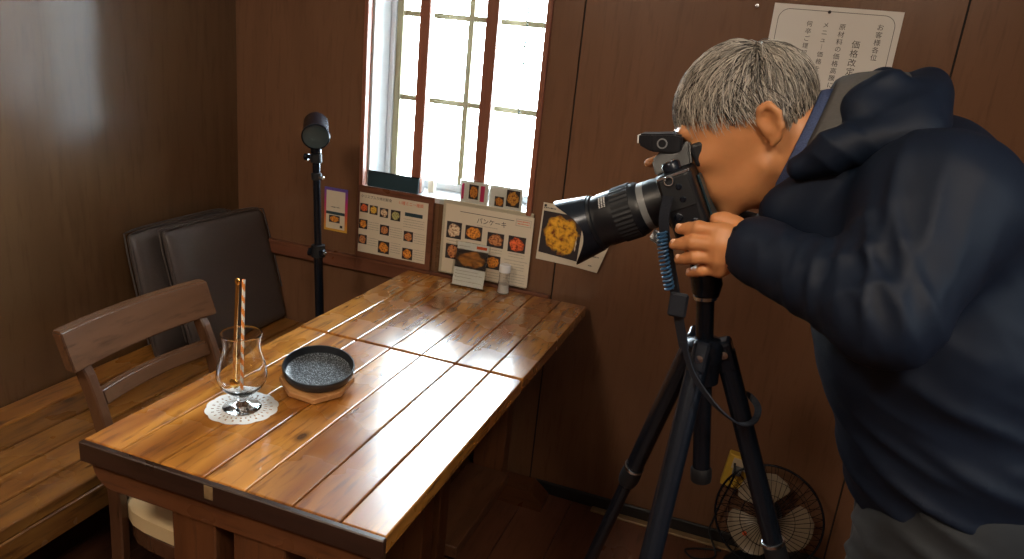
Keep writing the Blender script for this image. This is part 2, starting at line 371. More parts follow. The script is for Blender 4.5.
# window of the photograph
w1 = structure(boxo('window_1', WX0+.025, WX1-.005, .146, .150, WZ0+.01, WZ1-.01, MT['pane']))
boxo('casing', WX0-.013, WX0+.001, -.012, .020, WZ0-.0, WZ1+.012, MT['trimZ'], w1, .002)
boxo('casing', WX1-.002, WX1+.014, -.014, .020, WZ0-.0, WZ1+.012, MT['trimZ'], w1, .002)
boxo('jamb', WX0, WX0+.008, .020, .20, WZ0, WZ1, MT['white'], w1)
boxo('jamb', WX1-.008, WX1, .020, .20, WZ0, WZ1, MT['white'], w1)
boxo('window_sill', WX0, WX1, -.006, .20, WZ0-.012, WZ0+.006, MT['white'], w1, .002)
boxo('head_jamb', WX0, WX1, .0, .20, WZ1-.008, WZ1+.002, MT['white'], w1)
boxo('sash_stile', .216, .232, .120, .165, WZ0, WZ1, MT['white'], w1, .002)
boxo('sash_stile', .233, .256, .128, .162, WZ0, WZ1, MT['brass'], w1, .002)
boxo('sash_stile', .755, .778, .128, .162, WZ0, WZ1, MT['brass'], w1, .002)
boxo('sash_rail', .2565, .7545, .128, .162, WZ0+.007, WZ0+.030, MT['white'], w1, .002)
boxo('muntin', .483, .501, .136, .158, WZ0+.031, WZ1-.01, MT['brass'], w1, .001)
for z in (1.240, 1.507, 1.775): boxo('muntin', .2565, .7545, .137, .157, z-.0085, z+.0085, MT['brass'], w1, .001)
for xa, xb in ((.374, .408), (.592, .630)):
    boxo('wooden_bar', xa, xb, .008, .024, WZ0+.007, WZ1-.009, MT['trimZ'], w1, .002)
    boxo('white_mullion', xa+.006, xb-.002, .0245, .046, WZ0+.007, WZ1-.009, MT['white'], w1, .002)
# hanging bead chain
bm = bmesh.new()
p0 = at(529, 4, .09); p1 = at(519, 128, .09)
tube(bm, [Vector((p0.x, .09, WZ1-.01)), Vector((p0.x, .09, p1.z))], .0012, 5)
for k in range(38):
    z = p1.z+(p0.z-p1.z)*k/30
    bmesh.ops.create_icosphere(bm, subdivisions=1, radius=.0042, matrix=Matrix.Translation((p0.x+.0015*math.sin(k*2.1), .09, z)))
tag(finish('bead_chain', bm, MT['beads'], None, True), 'thin dark bead chain hanging in front of the right window panes', 'chain')
# ceiling lamps further back in the room
for (lx, ly, lb) in ((1.95, -2.55, 'round warm ceiling lamp over the open floor on the right'), (.45, -2.7, 'round warm ceiling lamp near the left wall behind the viewpoint')):
    r = empty('ceiling_lamp', (lx, ly, CZ), label=lb, cat='lamp', group='ceiling lamps')
    lathe_o('lamp_base', [(0, -.001), (.20, -.001), (.20, -.03), (0, -.03)], MT['whitepl'], r)
    lathe_o('lamp_shade', [(0, -.031), (.18, -.031), (.19, -.05), (.17, -.09), (.10, -.11), (0, -.115)], MT['lamp'], r)
# ================================================================ furniture
TX0, TX1, TZ = .400, 1.016, .700
PLX = [.400, .484, .571, .666, .750, .842, .932, 1.016]
def make_table(y0, y1, label, tilt, near):
    xc, yc = (TX0+TX1)/2, (y0+y1)/2
    r = empty('wooden_table', (xc, yc, 0), (tilt, 0, 0), label, 'table', 'wooden tables pushed end to end')
    L = (y1-y0)/2; g = .0026
    for a, b in zip(PLX, PLX[1:]):
        bm = bmesh.new(); box(bm, -(b-a)/2+g*.5, (b-a)/2-g*.5, -L+(.0125 if near else .001), L-.001, TZ-.034, TZ, .0026, 2)
        o = finish('plank', bm, MT['table'], r); o.location = ((a+b)/2-xc, 0, random.uniform(-.0006, .0004))
    for s in (-1, 1):                                   # cross beams with rounded ends under the top
        bm = bmesh.new(); h = .056; hx = .292; ya = s*(L-.012); yb = s*(L-.085)
        prof = [(-hx, 0), (hx, 0)]
        for k in range(9): t = k/8*PI/2; prof.append((hx-.045+.045*math.cos(t), -h+.045-.045*math.sin(t)))
        for k in range(9): t = PI/2+k/8*PI/2; prof.append((-hx+.045+.045*math.cos(t), -h+.045-.045*math.sin(t)))
        A = [bm.verts.new((px, ya, TZ-.0345+pz)) for px, pz in prof]; B = [bm.verts.new((px, yb, TZ-.0345+pz)) for px, pz in prof]
        n = len(A); bm.faces.new(A); bm.faces.new(B[::-1])
        for k in range(n): bm.faces.new((A[k], B[k], B[(k+1) % n], A[(k+1) % n]))
        bmesh.ops.recalc_face_normals(bm, faces=bm.faces)
        finish('cross_beam', bm, MT['tableX'], r)
        zt = TZ-.0905
        for (pa, pb) in ((-.122, -.028), (.010, .116)):
            boxo('post', pa, pb, min(s*(L-.018), s*(L-.078)), max(s*(L-.018), s*(L-.078)), .0705, zt, MT['tableZ'], r, .003)
        bm = bmesh.new(); hx = .265
        prof = [(-hx, 0), (hx, 0), (hx, .03), (hx-.05, .07), (-hx+.05, .07), (-hx, .03)]
        A = [bm.verts.new((px, s*(L-.012), pz)) for px, pz in prof]; B = [bm.verts.new((px, s*(L-.088), pz)) for px, pz in prof]
        bm.faces.new(A); bm.faces.new(B[::-1])
        for k in range(6): bm.faces.new((A[k], B[k], B[(k+1) % 6], A[(k+1) % 6]))
        bmesh.ops.recalc_face_normals(bm, faces=bm.faces)
        finish('foot_beam', bm, MT['tableX'], r)
    if near: boxo('end_board', -.308, .308, -L, -L+.012, TZ-.0405, TZ-.0008, MT['tabledark'], r, .002)
    boxo('stretcher', .0, .145, -L+.089, L-.089, .075, .112, MT['tableY'], r, .003)
    return r, L
YS = -.638
ta, La = make_table(-1.302, YS-.001, 'lacquered orange-brown plank table nearest the viewer, holding the glass and plate', 0.0, True)
o = boxo('metal_plate', .214-.708+.468-.006, .214-.708+.468+.012, -La-.0010, -La+.0, TZ-.030, TZ-.004, MT['strip'], ta, .0005); o['label'] = 'small worn metal plate on the table edge'
tb, Lb = make_table(YS+.001, -.032, 'lacquered plank table against the wall under the menus', math.radians(-.25), False)
# bench along the left wall
bn = empty('wall_bench', (-.07, -1.3, 0), label='long slatted wooden bench built along the left wall', cat='bench')
bx = [-.2985, -.205, -.112, -.02, .072, .158]
for a, b in zip(bx, bx[1:]):
    boxo('slat', a+.07+.0035, b+.07-.0035, -1.2, 1.28, .390, .420, MT['bench'], bn, .004, 2)
boxo('front_rail', .158+.07-.026, .158+.07-.001, -1.2, 1.28, .325, .3895, MT['bench'], bn, .003)
for y in (-1.1, .0, 1.2): boxo('support', -.22, .19, y-.02, y+.02, 0, .3895, MT['tableZ'], bn, .002)
boxo('back_board', -.228, -.210, -1.2, 1.28, .05, .3895, MT['tableX'], bn)
# leatherette floor cushions leaning on the left wall
def cushion(p, w, h, t, lean, label, droop):
    """stands on the bench, face towards +x; p: base at mid length"""
    bm = bmesh.new(); n = 14
    def P(u, v, s):
        a = 2*u-1; b = 2*v-1
        e = (max(0, 1-abs(a)**5)*max(0, 1-abs(b)**5))**.5
        th = t*(.42+.58*e)*.5
        x = s*th+.006*math.sin(5*u+2*v)*e
        return Vector((x-lean*(v*h)-0.0, (u-.5)*w*(1-.02*abs(b)**4), v*h*(1-.02*abs(a)**6)-droop*u*v*h))
    grid = {}
    for s in (-1, 1):
        for i in range(n+1):
            for j in range(n+1): grid[s, i, j] = bm.verts.new(P(i/n, j/n, s))
        for i in range(n):
            for j in range(n):
                q = [grid[s, i, j], grid[s, i+1, j], grid[s, i+1, j+1], grid[s, i, j+1]]
                bm.faces.new(q if s < 0 else q[::-1])
    rim = [(i, 0) for i in range(n)]+[(n, j) for j in range(n)]+[(i, n) for i in range(n, 0, -1)]+[(0, j) for j in range(n, 0, -1)]
    for k in range(len(rim)):
        a, b = rim[k], rim[(k+1) % len(rim)]
        bm.faces.new((grid[-1, a[0], a[1]], grid[1, a[0], a[1]], grid[1, b[0], b[1]], grid[-1, b[0], b[1]]))
    bmesh.ops.recalc_face_normals(bm, faces=bm.faces)
    r = empty('seat_cushion', p, label=label, cat='cushion', group='leatherette cushions leaning on the left wall')
    o = finish('cover', bm, MT['leather'], r, True)
    sub = o.modifiers.new('s', 'SUBSURF'); sub.levels = 1; sub.render_levels = 1
    for s in (-1, 1):
        pts = [P(i/n, 1, s*.98)+Vector((0, 0, .001)) for i in range(n+1)]
        pts = [P(0, j/n, s*.98) for j in range(2, n, 2)]+pts+[P(1, j/n, s*.98) for j in range(n-2, 2, -2)]
        tube_o('piping', pts, .0028, MT['leather'], r, 6)
    return r
cushion((-.092, -.240, .4215), .47, .400, .052, .27, 'front dark leatherette cushion leaning in the corner, facing the table', .02)
cushion((-.172, -.325, .4215), .44, .395, .050, .22, 'dark leatherette cushion behind the front one, nearer the viewer along the wall', .0)
# chair tucked under the near table
def make_chair():
    r = empty('dining_chair', (.45, -1.02, 0), label='dark brown wooden dining chair with beige seat tucked under the near table', cat='chair')
    def Lc(x, y, z): return (x-.45, y+1.02, z)
    hw = .160
    for s in (-1, 1):
        y = -1.02+s*hw
        path = [(.262, .812), (.276, .785), (.318, .68), (.342, .56), (.348, .45), (.340, .25), (.315, 0)]
        bm = bmesh.new(); pts = bez([Lc(a, y, b) for a, b in path], 18)
        rings = []
        for k, p in enumerate(pts):
            wx = .016 if k > 3 else .010
            rings.append([bm.verts.new(p+Vector(q)) for q in ((-wx, -.011, 0), (wx, -.011, 0), (wx, .011, 0), (-wx, .011, 0))])
        for A, B in zip(rings, rings[1:]):
            for k in range(4): bm.faces.new((A[k], A[(k+1) % 4], B[(k+1) % 4], B[k]))
        bm.faces.new(rings[0]); bm.faces.new(rings[-1]); bmesh.ops.recalc_face_normals(bm, faces=bm.faces)
        bmesh.ops.bevel(bm, geom=[e for e in bm.edges if e.calc_face_angle(0) > .7], offset=.003, segments=1, affect='EDGES')
        finish('rear_leg', bm, MT['chair'], r)
        bm = bmesh.new(); tube(bm, [Lc(.705-.0, -1.02+s*(hw-.0), .425), Lc(.700, -1.02+s*hw, 0)], [.017, .012], 8); finish('front_leg', bm, MT['chair'], r)
        boxo('side_stretcher', -.085, .238, y+1.02-.008, y+1.02+.008, .17, .195, MT['chair'], r, .002)
    def curved(name, z0, z1, xo, th, ext, bow):
        bm = bmesh.new(); n = 14; rings = []
        for i in range(n+1):
            u = 2*i/n-1; y = u*(hw+ext); xb = -bow*(1-u*u)
            sl = .085/.185
            q = []
            for (zz, dx) in ((z0, -th/2), (z0, th/2), (z1, th/2), (z1, -th/2)):
                q.append(bm.verts.new((xo-.45+xb+dx-(zz-z0)*.38, y, zz)))
            rings.append(q)
        for A, B in zip(rings, rings[1:]):
            for k in range(4): bm.faces.new((A[k], A[(k+1) % 4], B[(k+1) % 4], B[k]))
        bm.faces.new(rings[0]); bm.faces.new(rings[-1]); bmesh.ops.recalc_face_normals(bm, faces=bm.faces)
        bmesh.ops.bevel(bm, geom=[e for e in bm.edges if e.calc_face_angle(0) > .8], offset=.004, segments=2, affect='EDGES')
        finish(name, bm, MT['chairY'], r)
    curved('top_rail', .772, .850, .292, .026, .036, .018)
    curved('back_slat', .690, .722, .318, .016, -.012, .016)
    def pad(name, z0, z1, grow, mat):
        bm = bmesh.new(); n = 40; top = []; mid = []; bot = []
        for k in range(n):
            t = 2*PI*k/n; c, s = math.cos(t), math.sin(t)
            q = 4.5; rr = (abs(c)**q+abs(s)**q)**(-1/q)
            px = .072+(.190+grow)*rr*c; py = (.182+grow+.012*c)*rr*s
            bot.append(bm.verts.new((px, py, z0))); mid.append(bm.verts.new((px, py, z1-.010))); top.append(bm.verts.new((.072+(px-.072)*.93, py*.93, z1)))
        for A, B in ((bot, mid), (mid, top)):
            for k in range(n): bm.faces.new((A[k], A[(k+1) % n], B[(k+1) % n], B[k]))
        bm.faces.new(top); bm.faces.new(bot[::-1]); bmesh.ops.recalc_face_normals(bm, faces=bm.faces)
        smooth_by_angle(finish(name, bm, mat, r).data, .8)
    pad('seat_pad', .446, .488, 0.0, MT['seat'])
    pad('seat_frame', .400, .4455, -.006, MT['chair'])
    boxo('cross_stretcher', .06, .08, -hw+.008, hw-.008, .172, .192, MT['chair'], r, .002)
make_chair()
# ================================================================ things on the near table
gx, gy = .562, -1.062
# lace paper doily
bm = bmesh.new(); n = 96; R = .069
bands = [0, .40, .47, .55, .62, .70, .77, .85, .92, 1.0]; rings = []
for q in bands:
    ring = []
    for k in range(n):
        t = 2*PI*k/n; rr = R*q*(1+(.045*abs(math.sin(6*t))-.02)*q**3)
        ring.append(bm.verts.new((rr*math.cos(t), rr*math.sin(t), 0)) if q > 0 else None)
    rings.append(ring)
c0 = bm.verts.new((0, 0, 0))
for k in range(n): bm.faces.new((c0, rings[1][k], rings[1][(k+1) % n]))
for j in range(1, len(bands)-1):
    for k in range(n):
        hole = (j == 4 and k % 3 == 0) or (j == 6 and k % 4 == 1) or (j == 2 and k % 4 == 3)
        if not hole: bm.faces.new((rings[j][k], rings[j][(k+1) % n], rings[j+1][(k+1) % n], rings[j+1][k]))
bmesh.ops.delete(bm, geom=[v for v in bm.verts if not v.link_faces], context='VERTS')
ret = bmesh.ops.extrude_face_region(bm, geom=list(bm.faces))
for v in [g for g in ret['geom'] if isinstance(g, bmesh.types.BMVert)]: v.co.z += .0006
bmesh.ops.recalc_face_normals(bm, faces=bm.faces)
o = finish('lace_doily', bm, MT['doily']); o.location = (gx, gy, TZ+.0006); tag(o, 'round white lace paper doily under the empty glass', 'doily')
# tulip glass
g0 = TZ+.0014
gr = empty('dessert_glass', (gx, gy, g0), label='clear tulip-shaped footed glass standing on the white doily', cat='glass')
outer = [(0, 0), (.036, 0), (.0375, .002), (.034, .005), (.018, .009), (.010, .014), (.0085, .020), (.010, .026), (.022, .033), (.038, .046), (.0470, .062), (.0485, .076), (.0450, .096), (.0385, .116), (.0355, .132), (.0365, .146), (.0395, .160)]
inner = [(.0378, .160), (.0348, .146), (.0338, .132), (.0368, .116), (.0432, .096), (.0466, .076), (.0450, .062), (.036, .048), (.020, .037), (.0, .034)]
def resmooth(p, n=60): return [(v.x, v.z) for v in bez([Vector((a, 0, b)) for a, b in p], n)]
lathe_o('bowl', resmooth(outer[7:], 40)+[(.0392, .1612), (.0384, .1612)]+resmooth(inner, 40)[:-1]+[(0, .034)], MT['glass'], gr, n=48)
lathe_o('foot', outer[:7]+[(.0088, .0245), (0, .0245)], MT['glass'], gr, n=40)
# striped straw and spoon
def straw():
    bm = bmesh.new(); n = 14; m = 60; Lh = .232; r = .0032; rings = []
    for j in range(m+1):
        rings.append([bm.verts.new((r*math.cos(2*PI*k/n), r*math.sin(2*PI*k/n), Lh*j/m)) for k in range(n)])
    for j in range(m):
        for k in range(n):
            f = bm.faces.new((rings[j][k], rings[j][(k+1) % n], rings[j+1][(k+1) % n], rings[j+1][k])); f.smooth = True
            f.material_index = 1 if ((k/n+j/m*9.0) % 1.0) < .5 else 0
    o = finish('drinking_straw', bm, [MT['straww'], MT['orange']])
    b = Vector((gx+.004, gy-.006, g0+.0385)); t = Vector((gx+.004, gy+.004, g0+.262))
    o.matrix_world = axis_mat(b, t-b)
    tag(o, 'orange and white striped paper straw standing in the glass', 'straw')
straw()
sp = empty('dessert_spoon', (gx, gy, g0), label='long golden spoon standing upright in the glass beside the straw', cat='spoon')
hp = bez([(-.018, .000, .052), (-.014, -.003, .10), (-.009, -.004, .18), (-.006, -.001, .262)], 20)
bm = bmesh.new(); ribbon(bm, hp, .0062, .0022, side=(1, .3, 0)); finish('handle', bm, MT['gold'], sp)
bm = bmesh.new(); bmesh.ops.create_uvsphere(bm, u_segments=16, v_segments=10, radius=1, matrix=Matrix.Translation((-.006, -.001, .2655)) @ Matrix.Diagonal((.0062, .0025, .0075, 1))); finish('handle_end', bm, MT['gold'], sp, True)
bm = bmesh.new(); bmesh.ops.create_uvsphere(bm, u_segments=18, v_segments=12, radius=1, matrix=Matrix.Translation((-.0185, .000, .0475)) @ Matrix.Diagonal((.0115, .004, .0105, 1))); finish('spoon_bowl', bm, MT['gold'], sp, True)
# plate on wooden trivet
px_, py_ = .636, -.905
bm = bmesh.new(); pr = []
for k in range(8):
    t = PI/8+k*PI/4+.12; rr = .077 if k % 2 else .081
    pr.append((rr*math.cos(t)*.96, rr*math.sin(t)))
A = [bm.verts.new((a, b, 0)) for a, b in pr]; B = [bm.verts.new((a, b, .013)) for a, b in pr]
bm.faces.new(A[::-1]); bm.faces.new(B)
for k in range(8): bm.faces.new((A[k], A[(k+1) % 8], B[(k+1) % 8], B[k]))
bmesh.ops.bevel(bm, geom=list(bm.edges), offset=.0015, segments=1, affect='EDGES')
vd = Vector((.545, -.84, 0)); tl = math.radians(10.5); axt = Vector((0, 0, 1)).cross(vd)
Rt = Matrix.Rotation(tl, 4, axt); base = Vector((px_, py_, TZ+.0035))+vd*.074
def tilted(off): return Matrix.Translation(base) @ Rt @ Matrix.Translation(-vd*.074+Vector((0, 0, off)))
tv = empty('trivet', label='small eight-sided wooden trivet propped under the black plate', cat='trivet'); tv.matrix_world = tilted(0)
ob = finish('board', bm, MT['trivet'], tv); ob.location = (.002, -.008, 0)
for sgn in (-1, 1):
    q = tilted(0) @ (-vd*.052+axt*(sgn*.03)); hh = q.z-TZ
    bm = bmesh.new(); tube(bm, [(-vd*.052+axt*(sgn*.03)), (-vd*.052+axt*(sgn*.03))-Rt.to_3x3().inverted() @ Vector((0, 0, hh-.001))], .007, 10)
    finish('foot', bm, MT['trivet'], tv)
pl = empty('round_plate', label='small round black speckled plate with raised rim on the wooden trivet', cat='plate'); pl.matrix_world = tilted(.0134)
lathe_o('rim', [(.0, .0), (.062, .0), (.070, .004), (.0745, .013), (.0762, .023), (.0752, .0258), (.0725, .0258), (.0705, .020), (.0680, .0105)], MT['platerim'], pl, n=64)
lathe_o('inner_face', [(.0680, .0105), (.064, .0080), (.054, .0066), (.0, .006)], MT['platein'], pl, n=64)
# ================================================================ things by the wall
def quad_sheet(name, parent, u0, u1, v0, v1, w, mat, th=.0004, col=None):
    """flat printed piece in a sheet's own frame: u right, v up, w out of the sheet (towards -y)"""
    o = boxo(name, u0, u1, -w-th, -w, v0, v1, mat, parent)
    if col: o.color = (*col, 1)
    return o
def text_mesh(items, name, mat, parent, w):
    """items: (string, u, v, size, align)"""
    V = []; F = []
    for s, u, v, size, al in items:
        c = bpy.data.curves.new('t', 'FONT'); c.body = s; c.size = size; c.align_x = al; c.resolution_u = 2; c.fill_mode = 'FRONT'
        o = bpy.data.objects.new('t', c); COL.objects.link(o)
        bpy.context.view_layer.update()
        me = bpy.data.meshes.new_from_object(o.evaluated_get(bpy.context.evaluated_depsgraph_get()))
        n = len(V)
        for q in me.vertices: V.append((u+q.co.x, -w-.0003, v+q.co.y))
        for p in me.polygons: F.append([n+i for i in p.vertices])
        bpy.data.objects.remove(o); bpy.data.curves.remove(c); bpy.data.meshes.remove(me)
    me = bpy.data.meshes.new(name); me.from_pydata(V, [], F)
    return mobj(name, me, mat, parent)
def dashes(name, parent, rows, w, mat, h=.0016):
    """illegible small print: rows of short strokes (u0, u1, v)"""
    bm = bmesh.new()
    for u0, u1, v in rows:
        u = u0
        while u < u1:
            l = random.uniform(.002, .0045)
            box(bm, u, min(u+l, u1), -w-.0003, -w, v-h/2*random.uniform(.6, 1.1), v+h/2*random.uniform(.6, 1.1)); u += l+random.uniform(.0008, .0022)
    o = finish(name, bm, mat, parent); o['kind'] = 'stuff'; return o
OR, YE, RD, CR, GN, BR = (1, .45, .08), (1, .72, .12), (1, .22, .08), (1, .9, .75), (.62, .72, .35), (.75, .36, .16)
# menu 1: brown framed board
m1 = empty('menu_board', (.332, -.0160, .7045), (-math.radians(.9), 0, 0), 'menu sheet of small food pictures in a brown wooden frame, left of the two menus', 'menu')
boxo('frame', -.140, .140, -.002, .006, 0, .235, MT['trim'], m1, .002)
sh = quad_sheet('menu_sheet', m1, -.130, .122, .020, .214, .0022, MT['paper'])
text_mesh([('クリスプ入り特別軽食', -.126, .198, .0116, 'LEFT')], 'printed_text', MT['ink'], m1, .0026)
text_mesh([('11種ミニー種類', .014, .197, .0130, 'LEFT')], 'red_printed_text', MT['inkred'], m1, .0026)
k = 0
for u, v, s, c in ((-.112, .165, .015, RD), (-.076, .163, .015, YE), (-.037, .160, .0155, CR), (.006, .158, .0175, GN), (-.113, .112, .016, OR), (-.032, .105, .017, BR), (.057, .099, .017, BR),
                   (-.113, .062, .016, BR), (-.032, .048, .021, OR), (.057, .042, .019, OR)):
    quad_sheet('food_photo', m1, u-s, u+s, v-s*.95, v+s*.95, .0026, MT['food'], col=c)
quad_sheet('heading_bar', m1, .040, .104, .163, .1745, .0026, MT['tablet'])
rows = [(.036, .112, .153-.008*i) for i in range(4)]
for (a, b, c, m) in ((-.094, -.054, .122, 4), (-.012, .032, .118, 5), (.078, .118, .112, 5), (-.094, -.056, .070, 4), (-.006, .030, .068, 5), (.080, .118, .060, 5)): rows += [(a, b, c-.0075*i) for i in range(m)]
dashes('small_print', m1, rows, .0026, MT['inkgrey'])
m1.scale = (1, 1, 1.05)
# menu 2: sheet in clear sleeve
m2 = empty('menu_sheet', (.657, -.0165, .7045), (-math.radians(1.2), 0, 0), 'pancake menu sheet with round food pictures in a clear sleeve, right of the framed menu', 'menu')
boxo('sleeve', -.166, .158, .0, .0012, 0, .236, MT['acrylic'], m2)
boxo('backing_card', -.152, .152, .0014, .0032, .006, .238, MT['paper'], m2)
quad_sheet('page', m2, -.142, .156, .010, .226, .0002, MT['paper'])
text_mesh([('パンケーキ', .018, .182, .0205, 'CENTER')], 'printed_title', MT['ink'], m2, .0006)
quad_sheet('rule_line', m2, -.092, .092, .207, .2085, .0006, MT['ink'])
for u, v, s, a, c in ((-.108, .146, .026, 1, CR), (-.040, .148, .029, .75, OR), (.036, .138, .028, .8, BR), (.108, .137, .029, .85, RD), (-.106, .078, .026, .9, BR), (.034, .068, .025, .85, OR)):
    quad_sheet('food_photo', m2, u-s, u+s, v-s*a, v+s*a, .0006, MT['food'], col=c)
bm = bmesh.new()
for a in ((.098, .148, .1945, .1955), (.098, .148, .2145, .2155), (.098, .099, .1945, .2155), (.147, .148, .1945, .2155)): box(bm, a[0], a[1], -.0010, -.0006, a[2], a[3])
finish('print_box', bm, MT['inkgrey'], m2)
dashes('red_small_print', m2, [(.102, .144, .209), (.104, .142, .2015)], .0006, MT['inkred'], .003)
rows = []
for (a, b, c, m) in ((-.130, -.085, .112, 2), (-.065, -.015, .116, 3), (.010, .062, .108, 2), (.084, .138, .106, 2), (.072, .148, .086, 1), (.074, .140, .076, 3), (.074, .146, .045, 4), (-.01, .06, .036, 3), (-.03, .04, .174, 1)): rows += [(a, b, c-.0085*i) for i in range(m)]
dashes('small_print', m2, rows, .0006, MT['inkgrey'], .0018)
m2.scale = (1, 1, 1.045)
# acrylic card stand on the far table
m3 = empty('card_stand', (.640, -.092, TZ-.0025+.0040), (-math.radians(13), 0, math.radians(2)), 'small clear stand with a cake picture card, in front of the pancake menu', 'card stand')
boxo('acrylic_front', -.058, .058, -.0012, .0, 0, .142, MT['acrylic'], m3)
boxo('acrylic_foot', -.058, .058, -.001, .040, .0001, .0015, MT['acrylic'], m3)
boxo('card', -.052, .052, .0003, .0010, .004, .140, MT['paperw'], m3)
boxo('food_photo', -.052, .052, .0000, .0003, .060, .118, MT['food'], m3).color = (1, .52, .12, 1)
boxo('red_label', .012, .046, .00005, .0003, .125, .134, MT['inkred'], m3)
dashes('small_print', m3, [(-.045, .03, .050), (-.045, .045, .040), (-.045, .01, .030), (-.045, .045, .018), (-.045, -.01, .128)], .0013, MT['inkgrey'], .002)
# salt shaker
ss = empty('salt_shaker', (.752, -.066, TZ-.0018), label='small glass salt shaker with white lid on the far table', cat='shaker')
lathe_o('glass_jar', [(0, .0005), (.0185, .0005), (.0200, .004), (.0185, .020), (.0165, .045), (.0165, .066), (.0172, .070), (.0160, .070), (.0152, .066), (.0152, .045), (.017, .020), (.0180, .005), (0, .004)], MT['glass'], ss, n=28)
lathe_o('salt', [(0, .0045), (.0176, .0055), (.0166, .020), (.0160, .030), (0, .031)], MT['salt'], ss, n=28)
lathe_o('lid', [(0, .0705), (.0178, .0705), (.0185, .074), (.0180, .090), (.0165, .094), (0, .0955)], MT['whitepl'], ss, n=28)
# poster with fried food, pinned, its lower right corner lifting
def sheet_mesh(name, corners, mat, parent, curl, off=0.0, n=10, th=.0005):
    """corners TL TR BR BL as (x,z) on the wall; curl(u,v) lifts from the wall"""
    bm = bmesh.new(); g = {}
    for s in (0, 1):
        for i in range(n+1):
            for j in range(n+1):
                u, v = i/n, j/n
                t = [corners[0][k]*(1-u)+corners[1][k]*u for k in (0, 1)]; b = [corners[3][k]*(1-u)+corners[2][k]*u for k in (0, 1)]
                x = t[0]*(1-v)+b[0]*v; z = t[1]*(1-v)+b[1]*v
                g[s, i, j] = bm.verts.new((x, -.0015-off-curl(x, z)-s*th, z))
        for i in range(n):
            for j in range(n): bm.faces.new((g[s, i, j], g[s, i, j+1], g[s, i+1, j+1], g[s, i+1, j]))
    rim = [(i, 0) for i in range(n)]+[(n, j) for j in range(n)]+[(i, n) for i in range(n, 0, -1)]+[(0, j) for j in range(n, 0, -1)]
    for k in range(len(rim)):
        a, b = rim[k], rim[(k+1) % len(rim)]
        bm.faces.new((g[0, a[0], a[1]], g[1, a[0], a[1]], g[1, b[0], b[1]], g[0, b[0], b[1]]))
    bmesh.ops.recalc_face_normals(bm, faces=bm.faces)
    return finish(name, bm, mat, parent, False)
cr1 = lambda x, z: max(0, (x-.95))*.18
ps = empty('food_poster', (0, 0, 0), label='pinned paper poster with a golden fried food picture beside the camera lens', cat='poster')
sheet_mesh('page', ((.834, .993), (1.085, .990), (1.030, .806), (.828, .812)), MT['paper'], ps, cr1)
o = sheet_mesh('food_photo', ((.838, .968), (.966, .966), (.960, .826), (.834, .836)), MT['food'], ps, cr1, .0007); o.color = (1, .60, .06, 1)
dashes('small_print', ps, [(.842, .88, .981), (.985, 1.03, .90), (.985, 1.03, .885), (.985, 1.02, .87), (.985, 1.03, .855), (1.0, 1.012, .825)], .0178, MT['ink'], .004)
lathe_o('pin', [(0, 0), (.004, 0), (.004, .003), (0, .004)], MT['ink'], ps, (.842, -.0022, .985), (0, -1, 0), 10)
# small card with coloured border on the wall behind the flash stand
cdm = empty('wall_card', (0, 0, 0), label='small card with blue to orange border on the wall behind the flash stand', cat='card')
boxo('border', .058, .148, -.003, -.001, .774, .924, MT['grad'], cdm)
boxo('card_face', .066, .139, -.0036, -.003, .782, .914, MT['paper'], cdm)
boxo('dark_band', .066, .139, -.0040, -.0036, .832, .842, MT['tablet'], cdm)
boxo('food_photo', .078, .120, -.0040, -.0036, .804, .829, MT['food'], cdm).color = (1, .45, .08, 1)
boxo('black_square', .121, .131, -.0040, -.0036, .788, .797, MT['ink'], cdm)
dashes('small_print', cdm, [(.084, .12, .858)], .0036, MT['ink'], .003)
# notice sheet
NX0, NX1, NZ1 = 1.397, 1.706, 1.612
nt = empty('notice_sheet', (NX0, -.0012, NZ1-.218), label='white notice sheet with vertical Japanese writing pinned above the photographer', cat='notice')
boxo('page', 0, NX1-NX0, -.0008, 0, 0, .218, MT['paperw'], nt)
bm = bmesh.new(); rc = .028; xa, xb, za, zb = .014, .295, .012, .207; pts = []
for cx, cz, t0 in ((xb-rc, zb-rc, 0), (xa+rc, zb-rc, PI/2), (xa+rc, za+rc, PI), (xb-rc, za+rc, 1.5*PI)):
    for k in range(9): t = t0+k/8*PI/2; pts.append((cx+rc*math.cos(t), cz+rc*math.sin(t), math.cos(t), math.sin(t)))
A = [bm.verts.new((a, -.0011, b)) for a, b, c, d in pts]; B = [bm.verts.new((a-c*.0012, -.0011, b-d*.0012)) for a, b, c, d in pts]
for k in range(len(A)): bm.faces.new((A[k], A[(k+1) % len(A)], B[(k+1) % len(A)], B[k]))
finish('ruled_border', bm, MT['ink'], nt)
def column(s, u, v, size, step):
    it = [(ch if ch != 'ー' else '｜', u, v-step*i, size, 'CENTER') for i, ch in enumerate(s)]
    text_mesh([i for i in it if i[2] > .014], 'printed_column', MT['ink'], nt, .0009)
column('お客様各位', .262, .172, .0165, .0182)
column('価格改定のお知らせ', .214, .125, .0205, .0222)
column('原材料の価格高騰により', .174, .166, .0160, .0180)
column('メニュー価格を改定', .134, .168, .0150, .0180)
column('何卒ご理解の程', .094, .168, .0150, .0180)
lathe_o('pin', [(0, 0), (.004, 0), (.004, .003), (0, .0045)], MT['ink'], nt, (.136, -.001, .205), (0, -1, 0), 12)
o = lathe_o('wall_hook', [(0, 0), (.003, 0), (.003, .006), (.005, .008), (.005, .010), (0, .011)], MT['chrome'], None, tuple(at(757, 6, -.0005)), (0, -1, 0), 12); tag(o, 'tiny metal nail in the wall left of the notice sheet', 'nail')
